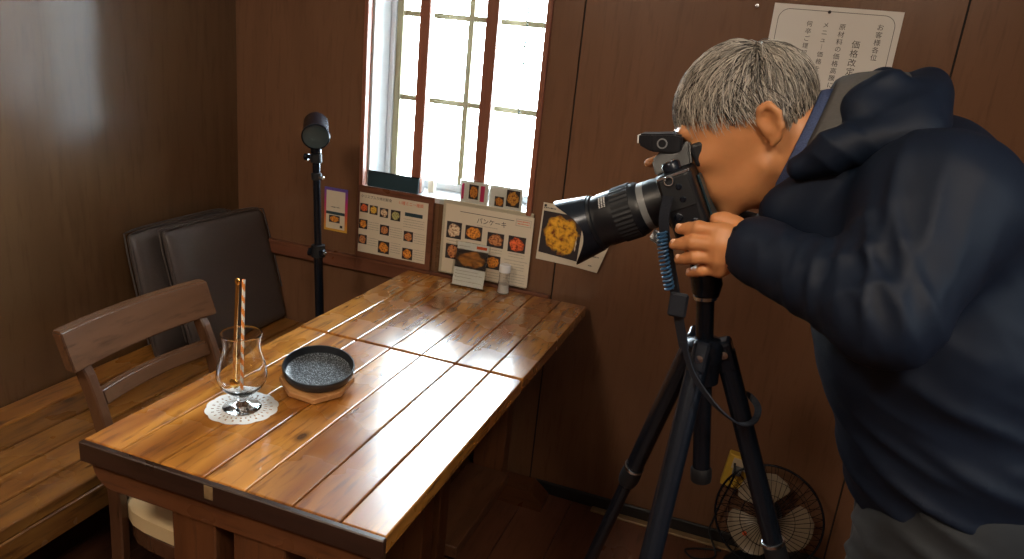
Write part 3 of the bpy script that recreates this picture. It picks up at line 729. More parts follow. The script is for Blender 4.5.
# things on the window sill
tp = empty('dark_panel', (.312, -.0008, WZ0+.0068), (-math.radians(1), 0, 0), 'dark teal panel standing on the window sill behind the framed menu', 'panel')
boxo('panel', -.090, .096, -.004, .004, 0, .050, MT['tablet'], tp, .0015)
boxo('edge', -.092, .098, -.0045, .0045, .0502, .0530, MT['metalblk'], tp)
o = boxo('small_box', .412, .432, .060, .085, WZ0+.0062, WZ0+.046, MT['paper'], None, .001); tag(o, 'tiny cream box on the window sill beside the dark panel', 'box')
for (xa, xb, lab, pic, prs) in ((.545, .640, 'left picture menu card on the window sill with magenta stripes', (.555+.018, .605, OR), ((.547, .556), (.612, .626))),
                                (.642, .752, 'right picture menu card on the window sill with two food pictures', (.662, .692, OR), ())):
    r = empty('menu_card', ((xa+xb)/2+.012, -.0010, WZ0+.0068), (-math.radians(1.5), 0, 0), lab, 'menu card', 'picture menu cards on the window sill')
    c = (xa+xb)/2
    boxo('card', xa-c, xb-c, -.0012, .0, 0, .070, MT['paperw'], r)
    boxo('food_photo', pic[0]-c, pic[1]-c, -.0016, -.0012, .005 if not prs else .014, .036 if not prs else .060, MT['food'], r).color = (*pic[2], 1)
    if not prs: boxo('food_photo', .700-c, .744-c, -.0016, -.0012, .010, .062, MT['food'], r).color = (1, .55, .12, 1)
    for a, b in prs: boxo('magenta_stripe', a-c, b-c, -.0016, -.0012, .010, .060, MT['pink'], r)
    boxo('clear_holder', xa-c-.002, xb-c+.002, -.0032, -.0022, 0, .074, MT['acrylic'], r)
# ================================================================ organic surfaces
class Field:
    """signed distance grid grown from smooth unions of round cones and ellipsoids"""
    def __init__(s, lo, hi, h):
        s.lo = np.array(lo, np.float32); s.h = h
        s.n = np.ceil((np.array(hi)-np.array(lo))/h).astype(int)+1
        s.F = np.full(s.n, .2, np.float32)
        s.ax = [s.lo[i]+h*np.arange(s.n[i], dtype=np.float32) for i in range(3)]
    def _box(s, a, b):
        i0 = np.clip(np.floor((a-s.lo)/s.h).astype(int), 0, s.n-1); i1 = np.clip(np.ceil((b-s.lo)/s.h).astype(int)+1, 1, s.n)
        if np.any(i1 <= i0): return None
        sl = tuple(slice(i0[k], i1[k]) for k in range(3))
        P = np.stack(np.meshgrid(*[s.ax[k][sl[k]] for k in range(3)], indexing='ij'), -1)
        return sl, P
    def _mix(s, sl, d, k, sub):
        f = s.F[sl]
        if sub:
            d = -d
            hh = np.clip(.5-.5*(f-d)/k, 0, 1); s.F[sl] = f*(1-hh)+d*hh+k*hh*(1-hh)
        else:
            hh = np.clip(.5+.5*(f-d)/k, 0, 1); s.F[sl] = f*(1-hh)+d*hh-k*hh*(1-hh)
    def cone(s, a, b, ra, rb, k=.02, sub=False):
        a = np.array(a, np.float32); b = np.array(b, np.float32); R = max(ra, rb)+k+2*s.h+.02
        q = s._box(np.minimum(a, b)-R, np.maximum(a, b)+R)
        if q is None: return
        sl, P = q; ab = b-a; L2 = float(ab@ab)+1e-9
        t = np.clip(((P-a)@ab)/L2, 0, 1)
        d = np.linalg.norm(P-a-t[..., None]*ab, axis=-1)-(ra+(rb-ra)*t)
        s._mix(sl, d, k, sub)
    def chain(s, pts, rs, k=.02, sub=False):
        for i in range(len(pts)-1): s.cone(pts[i], pts[i+1], rs[i], rs[i+1], k, sub)
    def ell(s, c, r, B=None, k=.02, sub=False):
        c = np.array(c, np.float32); r = np.array(r, np.float32); R = float(r.max())+k+2*s.h+.02
        q = s._box(c-R, c+R)
        if q is None: return
        sl, P = q; Q = P-c
        if B is not None: Q = Q@np.array(B, np.float32).T
        k0 = np.linalg.norm(Q/r, axis=-1); k1 = np.linalg.norm(Q/(r*r), axis=-1)+1e-6
        s._mix(sl, k0*(k0-1)/k1, k, sub)
    def mesh(s):
        F = s.F; n = s.n; S = F < 0; c = n-1
        cs = np.zeros(c, np.int8)
        for i in (0, 1):
            for j in (0, 1):
                for k in (0, 1): cs += S[i:i+c[0], j:j+c[1], k:k+c[2]]
        I = np.argwhere((cs > 0) & (cs < 8)); idx = np.full(c, -1, np.int64); idx[tuple(I.T)] = np.arange(len(I))
        acc = np.zeros((len(I), 3)); cnt = np.zeros(len(I))
        for ax in range(3):
            o = [q for q in range(3) if q != ax]
            for u in (0, 1):
                for v in (0, 1):
                    A = I.copy(); A[:, o[0]] += u; A[:, o[1]] += v; B = A.copy(); B[:, ax] += 1
                    fa = F[tuple(A.T)]; fb = F[tuple(B.T)]; m = (fa < 0) != (fb < 0)
                    t = np.where(m, fa/(fa-fb+1e-12), 0)
                    p = A.astype(float); p[:, ax] += t; acc[m] += p[m]; cnt[m] += 1
        V = s.lo+s.h*(acc/cnt[:, None]); Q = []
        for ax in range(3):
            o = [(ax+1) % 3, (ax+2) % 3]
            sa = [slice(None)]*3; sb = [slice(None)]*3; sa[ax] = slice(0, -1); sb[ax] = slice(1, None)
            E = np.argwhere(S[tuple(sa)] != S[tuple(sb)])
            E = E[(E[:, o[0]] > 0) & (E[:, o[1]] > 0) & (E[:, o[0]] < c[o[0]]) & (E[:, o[1]] < c[o[1]])]
            if not len(E): continue
            def cell(du, dv):
                X = E.copy(); X[:, o[0]] -= du; X[:, o[1]] -= dv; return idx[tuple(X.T)]
            q = np.stack([cell(1, 1), cell(0, 1), cell(0, 0), cell(1, 0)], -1)
            fl_ = ~S[tuple(E.T)]; q[fl_] = q[fl_][:, ::-1]; Q.append(q)
        return V, np.concatenate(Q)
def relax(V, Q, it, lam=.5):
    E = np.concatenate([Q[:, [0, 1]], Q[:, [1, 2]], Q[:, [2, 3]], Q[:, [3, 0]]])
    for _ in range(it):
        A = np.zeros_like(V); C = np.zeros(len(V))
        for a, b in ((0, 1), (1, 0)):
            for d in range(3): A[:, d] += np.bincount(E[:, a], V[E[:, b], d], len(V))
            C += np.bincount(E[:, a], minlength=len(V))
        V = V+lam*(A/C[:, None]-V)
    return V
def vnormals(V, Q):
    n = np.cross(V[Q[:, 2]]-V[Q[:, 0]], V[Q[:, 3]]-V[Q[:, 1]]); N_ = np.zeros_like(V)
    for k in range(4):
        for d in range(3): N_[:, d] += np.bincount(Q[:, k], n[:, d], len(V))
    return N_/(np.linalg.norm(N_, axis=1)[:, None]+1e-12)
def np_mesh(name, VQ, mat, parent):
    V = np.concatenate([v for v, q in VQ]); off = 0; QQ = []
    for v, q in VQ: QQ.append(q+off); off += len(v)
    Q = np.concatenate(QQ)
    me = bpy.data.meshes.new(name); me.vertices.add(len(V)); me.vertices.foreach_set('co', V.astype(np.float32).ravel())
    me.loops.add(len(Q)*4); me.loops.foreach_set('vertex_index', Q.astype(np.int32).ravel())
    me.polygons.add(len(Q)); me.polygons.foreach_set('loop_start', np.arange(len(Q), dtype=np.int32)*4)
    me.update(calc_edges=True); me.validate()
    return mobj(name, me, mat, parent, True)
# ================================================================ the photographer
PY = -1.03
person = empty('person', (0, 0, 0), label='person in a dark navy hooded jacket bending to look through the camera', cat='person')
hp_ = math.radians(31)
HC = np.array([1.420, PY, 1.378]); Hf = np.array([-math.cos(hp_), 0, -math.sin(hp_)]); Hl = np.array([0, -1., 0]); Hu = np.array([-math.sin(hp_), 0, math.cos(hp_)])
HB = np.stack([Hf, Hl, Hu])
def hd(f, l, u): return HC+f*Hf+l*Hl+u*Hu
def build_body():
    parts = []
    # head, neck
    F = Field(np.array([1.27, PY-.13, 1.20]), np.array([1.66, PY+.13, 1.54]), .0032)
    F.ell(hd(-.006, 0, .012), (.091, .073, .085), HB, .01)
    F.ell(hd(.040, 0, -.030), (.054, .061, .072), HB, .03)
    F.ell(hd(.040, 0, -.078), (.047, .048, .040), HB, .025)
    F.cone(hd(.074, -.010, -.112), hd(.074, .010, -.112), .016, .016, .02)
    for s in (-1, 1):
        F.cone(hd(-.004, s*.050, -.070), hd(.062, s*.022, -.108), .016, .014, .02)
        F.ell(hd(.066, s*.040, -.030), (.022, .022, .017), HB, .02)
        F.ell(hd(.070, s*.030, -.072), (.022, .020, .022), HB, .02)
        F.cone(hd(.090, s*.008, .018), hd(.080, s*.042, .016), .010, .010, .012)
        F.ell(hd(.095, s*.031, -.006), (.012, .015, .010), HB, .010, True)
        F.ell(hd(.082, s*.031, -.007), (.0125, .0135, .0125), HB, .004)
        F.cone(hd(.0935, s*.018, -.0015), hd(.0895, s*.043, -.004), .0035, .0035, .004)
        F.ell(hd(.108, s*.011, -.042), (.010, .008, .007), HB, .006)
    F.chain([hd(.092, 0, .006), hd(.106, 0, -.018), hd(.118, 0, -.036)], [.007, .0085, .0105], .010)
    F.cone(hd(.0905, -.020, -.066), hd(.0905, .020, -.066), .0062, .0062, .006); F.cone(hd(.097, -.008, -.065), hd(.097, .008, -.065), .005, .005, .006)
    F.cone(hd(.0895, -.018, -.079), hd(.0895, .018, -.079), .0062, .0062, .006); F.cone(hd(.095, -.008, -.079), hd(.095, .008, -.079), .005, .005, .006)
    F.cone(hd(.103, -.022, -.0722), hd(.103, .022, -.0722), .0028, .0028, .003, True)
    F.chain([hd(-.030, 0, -.045), np.array([1.535, PY, 1.345]), np.array([1.64, PY, 1.30])], [.052, .058, .070], .03)
    F.cone(hd(.02, 0, -.085), np.array([1.50, PY, 1.29]), .034, .045, .03)
    for s in (-1, 1):                                   # ears
        rim = [hd(-.022, s*.072, -0.0340), hd(-.020, s*.076, -0.0120), hd(-.026, s*.081, 0.0050), hd(-.039, s*.085, 0.0070), hd(-.047, s*.086, -0.0070), hd(-.044, s*.083, -0.0250), hd(-.034, s*.077, -0.0390), hd(-.026, s*.073, -0.0440)]
        F.ell(hd(-.033, s*.074, -0.0120), (.017, .008, .026), HB, .008)
        F.chain(rim, [.0038, .0038, .0042, .0042, .0042, .0042, .005, .0055], .004)
        F.ell(hd(-.030, s*.084, -0.0140), (.009, .006, .013), HB, .004, True)
        F.cone(hd(-.040, s*.082, 0.0060), hd(-.041, s*.081, -0.0200), .0032, .003, .004)
    V, Q = F.mesh(); V = relax(V, Q, 2); parts.append((V, Q))
    # hands and wrists
    def hand(w, kn, pip, tips, th, rad, pad, lo, hi):
        F = Field(lo, hi, .0021)
        for j in range(4):
            F.cone(w, kn[j], .0185, .0115, .014)
        for j in range(3): F.cone(kn[j], kn[j+1], .0110, .0110, .010)
        F.cone(np.array(w)*.55+np.array(kn[0])*.45+pad, np.array(w)*.4+np.array(kn[3])*.6+pad, .013, .013, .014)
        for j in range(4):
            a = np.array(kn[j]); b = np.array(pip[j]); c = np.array(tips[j]); r = rad*(1, 1.03, .97, .86)[j]
            m = b*.48+c*.52-(c*.5+b*.5-a)*.02
            F.chain([a, a*.5+b*.5, b, m, c], [r*1.12, r*1.0, r*1.06, r*.94, r*.80], .0035)
        F.chain(th, [.0165, .0125, .0112, .0085], .008)
        V, Q = F.mesh(); V = relax(V, Q, 2); parts.append((V, Q))
    A = lambda px, py, y: np.array(at(px, py, y))
    w = A(760, 247, -1.172)
    kn = [A(722, 232, -1.180), A(719.5, 245, -1.187), A(718, 257, -1.184), A(719, 268, -1.175)]
    pip = [A(699, 228, -1.181), A(694, 242.5, -1.188), A(696, 257, -1.186), A(702, 270, -1.178)]
    tips = [A(680, 229, -1.163), A(674, 244.5, -1.166), A(679, 259.5, -1.164), A(690, 273, -1.160)]
    th = [A(748, 236, -1.160), A(735, 226, -1.150), A(724, 221, -1.150), A(716, 219, -1.152)]
    hand(w, kn, pip, tips, th, .0092, np.array([0, .012, 0]), w+np.array([-.16, -.06, -.09]), w+np.array([.05, .07, .08]))
    # cut nails as thin shells is left to the nail pieces below
    wr = np.array([1.400, -.940, 1.190])
    knr = [np.array([1.352, -.952, 1.268]), np.array([1.352, -.945, 1.250]), np.array([1.356, -.942, 1.232]), np.array([1.362, -.944, 1.215])]
    pipr = [np.array([1.318, -.960, 1.304]), np.array([1.316, -.950, 1.256]), np.array([1.318, -.948, 1.238]), np.array([1.326, -.950, 1.220])]
    tipr = [np.array(at(649, 163, -1.008)), np.array([1.300, -.985, 1.240]), np.array([1.304, -.985, 1.222]), np.array([1.312, -.983, 1.206])]
    thr = [wr*.6+knr[0]*.4, np.array([1.392, -.955, 1.262]), np.array([1.392, -.975, 1.272]), np.array([1.390, -.995, 1.276])]
    hand(wr, knr, pipr, tipr, thr, .0092, np.array([0, -.004, 0]), np.array([1.25, -1.03, 1.12]), np.array([1.47, -.88, 1.34]))
    # trunk, arms and legs carried under the clothes
    F = Field(np.array([1.35, -1.42, .0]), np.array([2.10, -.62, 1.42]), .011)
    for s in (-1, 1):
        F.cone((1.785, PY+s*.06, .93), (1.66, PY+s*.07, 1.22), .095, .105, .05)
        F.cone((1.64, PY, 1.30), (1.655, PY+s*.15, 1.31), .06, .055, .04)
        hpj, kne, ank = leg_joints(s)
        F.chain([hpj, kne, ank], [.080, .052, .038], .03); F.cone(ank, ank+np.array([-.10, 0, -.045]), .032, .026, .02)
    for pts in (ARML, ARMR): F.chain(pts, [.050, .040, .024], .02)
    parts.append(F.mesh())
    return np_mesh('body', parts, MT['skin'], person)
def leg_joints(s):
    if s < 0: return np.array([1.790, -1.125, .88]), np.array([1.745, -1.175, .475]), np.array([1.83, -1.19, .085])
    return np.array([1.805, -.935, .88]), np.array([1.83, -.865, .475]), np.array([1.98, -.80, .085])
ARML = [np.array([1.655, -1.195, 1.315]), np.array([1.618, -1.290, 1.205]), np.array(at(752, 248, -1.172))]
ARMR = [np.array([1.650, -.865, 1.315]), np.array([1.575, -.770, 1.130]), np.array([1.415, -.925, 1.185])]
build_body()
for (nx, ny, yy) in ((679.5, 226.5, -1.1700), (674, 242, -1.1735), (679, 257, -1.1712), (690, 271, -1.1665)):
    p = at(nx, ny, yy); bm = bmesh.new(); bmesh.ops.create_uvsphere(bm, u_segments=12, v_segments=8, radius=1, matrix=Matrix.Translation(p) @ Matrix.Rotation(.35, 4, 'Y') @ Matrix.Diagonal((.0052, .0012, .0042, 1))); finish('finger_nail', bm, MT['nail'], person, True)
for (a, b) in ((0, 0),):
    for s in (-1, 1):
        o = lathe_o('eye', [(0, 0), (.006, .0005), (.0075, .0002)], MT['eye'], person, tuple(hd(.0945, s*.031, -.0085)), tuple(Hf), 12); o['label'] = 'dark narrowed eye'
def fbm(V, f, seed):
    rs = np.random.RandomState(seed); out = np.zeros(len(V))
    for o in range(5):
        d = rs.normal(size=3); d /= np.linalg.norm(d); e = rs.normal(size=3); e /= np.linalg.norm(e)
        fr = f*(1.0+.6*o)
        out += np.sin(V@d*fr+2.0*np.sin(V@e*fr*.7+rs.rand()*6)+rs.rand()*6)/(1+.6*o)
    return out/2.6
def gauss(V, p, r): return np.exp(-((V-np.array(p))**2).sum(1)/(r*r))
def folds(V, N, spec):
    D = np.zeros(len(V))
    for p, r, d, wl, amp, ph in spec:
        d = np.array(d, float); d /= np.linalg.norm(d)
        t = V@d*2*PI/wl+1.3*np.sin(V@np.array([13., 21., 17.])+ph)+ph
        D += gauss(V, p, r)*amp*((1-np.abs(np.sin(t*.5)))**1.6*2-.7)*(.55+.45*np.sin(V@np.array([31., -17., 23.])+ph*3))
    return V+N*D[:, None]
def build_jacket():
    F = Field(np.array([1.38, -1.46, .74]), np.array([2.02, -.60, 1.48]), .0052)
    for s in (-1, 1):
        F.chain([(1.795, PY+s*.055, .895), (1.770, PY+s*.060, .98), (1.715, PY+s*.068, 1.12), (1.672, PY+s*.070, 1.245)], [.126, .132, .138, .136], .04)
        F.cone((1.66, PY+s*.03, 1.30), (1.665, PY+s*.135, 1.305), .098, .090, .04)
        F.cone((1.60, PY+s*.05, 1.22), (1.545, PY+s*.035, 1.27), .085, .062, .05)
    F.cone((1.585, PY, 1.345), (1.66, PY, 1.315), .072, .095, .04)
    F.chain(ARML, [.084, .060, .042], .022); F.chain(ARMR, [.085, .064, .043], .02)
    el = ARML[1]; F.cone(el+np.array([.006, 0, -.004]), el+np.array([.016, .004, -.010]), .048, .040, .03)
    mid = (ARML[0]+ARML[1])/2; F.cone(ARML[0]+np.array([.01, 0, 0]), mid+np.array([.004, 0, 0]), .080, .066, .03)
    for arm in (ARML, ARMR):                            # cuff band and its opening
        a, b = arm[1], arm[2]; d = (b-a)/np.linalg.norm(b-a)
        F.cone(b-d*.030, b-d*.012, .0455, .0455, .004)
        F.cone(b-d*.020, b+d*.10, .034, .036, .004, True)
    # front collar wrapping the chin
    F.chain([(1.540, PY-.090, 1.335), (1.495, PY-.062, 1.268), (1.487, PY, 1.240), (1.495, PY+.062, 1.268), (1.540, PY+.090, 1.335)], [.022, .024, .026, .024, .022], .03)
    F.ell(hd(.01, 0, -.05), (.085, .072, .095), HB, .01, True)
    F.ell((1.80, PY, .735), (.3, .3, .055), None, .01, True)
    V, Q = F.mesh(); V = relax(V, Q, 3); N = vnormals(V, Q)
    lowmid = np.clip((1.33-V[:, 2])/.1, 0, 1)
    V = V+N*(.0016*fbm(V*np.array([1, 1, .55]), 22, 3)+.0010*fbm(V, 55, 5)*lowmid)[:, None]
    a, b, c = ARML; fd = (c-b)/np.linalg.norm(c-b); ud = (b-a)/np.linalg.norm(b-a)
    spec = [(b*.7+c*.3+np.array([0, -.05, .02]), .075, fd+.5*ud, .034, .0075, .3), (b*.35+c*.65+np.array([0, -.04, 0]), .055, fd*1+.2*ud, .026, .0055, 1.1),
            (b+np.array([-.03, -.05, .04]), .075, fd*.7+ud*.7, .036, .0050, 2.2), (a*.5+b*.5+np.array([-.05, -.05, 0]), .09, ud*.8-fd*.5, .060, .0035, .7),
            (a+np.array([-.06, -.05, -.01]), .09, (1, 0, -.35), .040, .0060, 1.9), (a+np.array([.06, -.02, .04]), .08, (.6, 0, .8), .05, .0035, .2),
            ((1.80, PY-.13, 1.05), .16, (.45, 0, 1), .055, .0080, 1.0), ((1.76, PY-.14, .93), .13, (.35, 0, 1), .040, .0080, 2.0), ((1.86, PY-.10, 1.18), .12, (.8, 0, .7), .055, .0050, .5)]
    V = relax(folds(V, N, spec), Q, 2)
    return np_mesh('jacket', [(V, Q)], MT['jacket'], person)
build_jacket()
def ring_pt(t, c, rv, rl, n, tiltx):
    """loop around the neck: t=0 at the nape, pi at the throat"""
    n = Vector(n).normalized(); l = Vector((0, -1, 0)); u = l.cross(n).normalized()
    if u.z < 0: u = -u
    return Vector(c)+u*(rv*math.cos(t))+l*(rl*math.sin(t))
def neck_band(name, c, rv, rl, n, w, th, t0, t1, mat, flare=0.0, wob=0.0):
    bm = bmesh.new(); m = 48; rings = []; nn = Vector(n).normalized()
    for i in range(m+1):
        t = t0+(t1-t0)*i/m; p = ring_pt(t, c, rv, rl, n, 0); rad = (p-Vector(c)).normalized(); q = []
        for j in range(12):
            a = 2*PI*j/12; q.append(bm.verts.new(p+nn*(w*math.cos(a)*(1+wob*math.sin(3*t+1)))+rad*(th*math.sin(a)-flare*w*math.cos(a))))
        rings.append(q)
    for A, B in zip(rings, rings[1:]):
        for k in range(12): bm.faces.new((A[k], A[(k+1) % 12], B[(k+1) % 12], B[k]))
    bm.faces.new(rings[0]); bm.faces.new(rings[-1]); bmesh.ops.recalc_face_normals(bm, faces=bm.faces)
    return finish(name, bm, mat, person, True)
NN = (-.967, 0, .256)
neck_band('shirt_collar', (1.505, PY, 1.345), .084, .070, NN, .014, .005, -2.5, 2.5, MT['shirt'], .35)
neck_band('hood_lining', (1.548, PY, 1.350), .104, .092, NN, .042, .010, -2.3, 2.3, MT['lining'], .45)
def build_hood():
    F = Field(np.array([1.42, -1.26, 1.18]), np.array([1.76, -.80, 1.52]), .0045)
    def rp(t, dx, rv, rl): return np.array(ring_pt(t, (1.622+dx, PY, 1.345), rv, rl, NN, 0))
    ts = np.linspace(-2.35, 2.35, 22)
    for a, b in zip(ts, ts[1:]):
        ra = .017+.009*math.cos(a/2)**2; rb = .017+.009*math.cos(b/2)**2
        F.cone(rp(a, -.006, .098, .090), rp(b, -.006, .098, .090), ra, rb, .016)
    # pouch of the hood lying on the upper back, with a peak at the nape
    for s in (-1, 1):
        F.chain([at(868, 98, PY-.02)+Vector((0, s*.03, 0)), at(884, 84, PY-.02)+Vector((0, s*.035, 0)), at(919, 116, PY-.02)+Vector((0, s*.045, 0))], [.018, .0125, .012], .03)
        F.chain([at(860, 110, PY)+Vector((0, s*.07, 0)), at(905, 126, PY)+Vector((0, s*.09, 0)), at(922, 134, PY)+Vector((0, s*.06, 0))], [.030, .024, .018], .03)
        F.chain([at(800, 168, PY-.10)+Vector((0, (1+s)*.10, 0)), at(835, 150, PY-.115)+Vector((0, (1+s)*.115, 0)), at(880, 138, PY-.115)+Vector((0, (1+s)*.115, 0))], [.018, .022, .020], .03)
    F.ell((1.60, PY, 1.375), (.085, .075, .045), None, .03)
    F.ell((1.485, PY, 1.36), (.062, .066, .080), None, .01, True)
    V, Q = F.mesh(); V = relax(V, Q, 3); N = vnormals(V, Q)
    V = V+N*(.0025*fbm(V, 40, 11))[:, None]
    V = folds(V, N, [(at(900, 100, PY-.05), .06, (.7, 0, -.7), .045, .0025, .4), (at(840, 150, PY-.12), .05, (.5, 0, .9), .026, .002, 1.0)])
    return np_mesh('hood', [(V, Q)], MT['jacket'], person)
build_hood()
def build_pants():
    F = Field(np.array([1.52, -1.42, .03]), np.array([2.10, -.66, 1.0]), .0075)
    F.cone((1.80, PY-.05, .90), (1.80, PY+.05, .90), .118, .118, .03)
    for s in (-1, 1):
        hpj, kne, ank = leg_joints(s); F.chain([hpj, kne, ank], [.112, .078, .066], .04)
        F.cone(ank, ank+np.array([0, 0, -.06]), .045, .05, .01, True)
    V, Q = F.mesh(); V = relax(V, Q, 3); N = vnormals(V, Q)
    V = V+N*(.004*fbm(V*np.array([1, 1, .5]), 22, 21))[:, None]
    V = folds(V, N, [((1.74, -1.20, .83), .13, (.35, 0, 1), .05, .008, 0), ((1.70, -1.22, .75), .10, (-.5, 0, 1), .05, .006, 1), ((1.75, -1.18, .48), .12, (0, 0, 1), .05, .008, 2)])
    return np_mesh('trousers', [(V, Q)], MT['pants'], person)
build_pants()
for s in (-1, 1):
    ank = leg_joints(s)[2]
    F = Field(ank+np.array([-.24, -.09, -.10]), ank+np.array([.10, .09, .06]), .005)
    F.chain([ank+np.array([.03, 0, -.045]), ank+np.array([-.08, 0, -.052]), ank+np.array([-.17, -s*-.008, -.058])], [.040, .040, .032], .02); F.cone(ank, ank+np.array([0, 0, -.04]), .040, .040, .02)
    fl2 = F.F; zz = F.ax[2][None, None, :]; F.F = np.maximum(fl2, .0015-zz)
    np_mesh('shoe', [F.mesh()], MT['shoe'], person)
# ---------------------------------------------------------------- hair
def build_hair():
    rs = np.random.RandomState(5)
    c = np.array([-.006, 0, .012]); axr = np.array([.0935, .0755, .0880])
    def inside(q):
        f, l, u = q; al = abs(l)
        if u > .066: return True
        if f > .060: return u > .060-.10*max(0, al-.03)
        if f > -.012: return u > .050-.036*min(1, (.060-f)/.060)
        if f > -.050: return u > .016
        return u > -.050+.05*max(0, min(1, (f+.058)/.008))
    dirs = []
    while len(dirs) < 7600:
        d = rs.normal(size=3); d /= np.linalg.norm(d)
        if inside(c+axr*d): dirs.append(d)
    V = []; Fq = []; Cc = []
    # cap under the strands
    n, m = 72, 36; idm = {}
    for i in range(m+1):
        for j in range(n):
            th = PI*i/m; ph = 2*PI*j/n; d = np.array([math.cos(th), math.sin(th)*math.cos(ph), math.sin(th)*math.sin(ph)])
            if inside(c+axr*d): idm[i, j] = len(V); V.append(hd(*(c+axr*d*1.006))); Cc.append(.22)
    for i in range(m):
        for j in range(n):
            q = [(i, j), (i+1, j), (i+1, (j+1) % n), (i, (j+1) % n)]
            if all(x in idm for x in q): Fq.append([idm[x] for x in q])
    seg = 6; cw = np.array([-.55, .10, .82]); cw /= np.linalg.norm(cw)          # crown whorl
    for d in dirs:
        q0 = c+axr*d; top = np.clip((q0[2]-.02)/.07, 0, 1)
        flow = (d-cw*(d@cw)); nf = np.linalg.norm(flow); flow = flow/(nf+1e-6)
        g = np.array([.75*top+.10, np.sign(d[1])*.35*(1-top), -.95*(1-top)-.10]); 
        if d[0] < -.45: g = np.array([-.05, 0, -1.0])
        elif q0[0] < .02 and q0[2] < .05: g = np.array([-.30, 0, -.9])
        dr = .55*flow+.9*g+rs.normal(size=3)*.34
        Ln = (.021+.030*top)*rs.uniform(.6, 1.7); 
        if q0[0] > .045 and q0[2] > .03: Ln *= 1.05
        lift = rs.uniform(.02, .12)*(.5+.6*top); wid = rs.uniform(.0006, .0011)
        sh = np.clip(rs.beta(1.5, 1.2), 0, 1); cur = d.copy(); pts = []
        for k in range(seg+1):
            t = k/seg
            pts.append(c+axr*cur*(1.004+lift*math.sin(min(1, t*1.1)*PI*.62)))
            tang = dr-cur*(dr@cur); tang /= (np.linalg.norm(tang)+1e-6)
            cur = cur+tang*(Ln/seg)/.09; cur /= np.linalg.norm(cur)
            dr = dr+np.array([0, 0, -.06])
        P = [hd(*p) for p in pts]
        for k in range(seg+1):
            tg = P[min(k+1, seg)]-P[max(k-1, 0)]; tg /= np.linalg.norm(tg)+1e-9
            r = P[k]-HC; r /= np.linalg.norm(r); sd = np.cross(tg, r); sd /= np.linalg.norm(sd)+1e-9
            w_ = wid*(1-.75*(k/seg)**2)
            b0 = len(V); V += [P[k]+sd*w_, P[k]-sd*w_, P[k]+r*w_*1.1]; Cc += [sh]*3
            if k:
                a0 = b0-3
                for e in range(3): Fq.append([a0+e, a0+(e+1) % 3, b0+(e+1) % 3, b0+e])
    me = bpy.data.meshes.new('hair'); me.from_pydata([tuple(v) for v in V], [], Fq)
    at_ = me.attributes.new('shade', 'FLOAT', 'POINT'); at_.data.foreach_set('value', np.array(Cc, np.float32))
    o = mobj('hair', me, MT['hair'], person, True); o['kind'] = 'stuff'
build_hair()
# eyebrow strokes
bm = bmesh.new(); rs = random.Random(3)
for s in (-1, 1):
    for k in range(34):
        u = k/33; p = Vector(hd(.1005-.012*u, s*(.012+.036*u), .0195+.003*math.sin(u*PI))); q = p+Vector(Hl)*(s*.006)+Vector(Hu)*rs.uniform(-.001, .003)
        tube(bm, [p, (p+q)/2+Vector(Hf)*.0012, q], [.0006, .0006, .0003], 4)
me = bpy.data.meshes.new('eyebrow'); bm.to_mesh(me); bm.free()
a_ = me.attributes.new('shade', 'FLOAT', 'POINT'); a_.data.foreach_set('value', np.full(len(me.vertices), .15, np.float32))
mobj('eyebrow', me, MT['hair'], person)['kind'] = 'stuff'
# ================================================================ camera on tripod
al = math.radians(28)
ca = Vector((-math.cos(al), 0, -math.sin(al))); cz = Vector((-math.sin(al), 0, math.cos(al))); cy = Vector((0, -1, 0))
MC = at(670, 198, -1.07)
cam = empty('photo_camera', label='black digital camera with large zoom lens and petal hood held on the tripod', cat='camera')
mw = Matrix.Identity(4)
for i in range(3): mw[i][0] = ca[i]; mw[i][1] = cy[i]; mw[i][2] = cz[i]; mw[i][3] = MC[i]
cam.matrix_world = mw
def lens(name, prof, mat, n=40): return lathe_o(name, [(r, x) for x, r in prof], mat, cam, (0, 0, 0), (1, 0, 0), n)
lens('mount_ring', [(0, .030), (0, .033), (.006, .033), (.006, .030)], MT['chrome'])
lens('lens_base', [(.004, 0), (.004, .034), (.018, .036), (.030, .036), (.030, .034)], MT['black'])
lens('silver_ring', [(.030, .0345), (.030, .0362), (.040, .0362), (.040, .0345)], MT['grey'])
lens('lens_barrel', [(.040, .0345), (.040, .0375), (.046, .0405), (.104, .0410), (.106, .0400), (.112, .0400), (.114, .0425), (.128, .0430), (.128, 0)], MT['black'])
bm = bmesh.new(); n = 72                               # ribbed zoom ring
for (xa, xb) in ((.052, .080),):
    A = []; B = []
    for k in range(n):
        t = 2*PI*k/n; r = .0424 if k % 2 else .0414
        A.append(bm.verts.new((xa, r*math.cos(t), r*math.sin(t)))); B.append(bm.verts.new((xb, r*math.cos(t), r*math.sin(t))))
    for k in range(n): bm.faces.new((A[k], A[(k+1) % n], B[(k+1) % n], B[k]))
    bm.faces.new(A); bm.faces.new(B[::-1])
bmesh.ops.recalc_face_normals(bm, faces=bm.faces); finish('zoom_ring', bm, MT['rubber'], cam)
dsh = bmesh.new()
for row, u in enumerate((.088, .092, .096)):
    for k in range(7):
        t = .55+k*.07; r = .0412
        p = Vector((u, r*math.sin(t), r*math.cos(t))); box(dsh, u-.001, u+.001, p.y-.0010, p.y+.0010, p.z-.0006, p.z+.0006)
o = finish('printed_marks', dsh, MT['whitepl'], cam); o['kind'] = 'stuff'
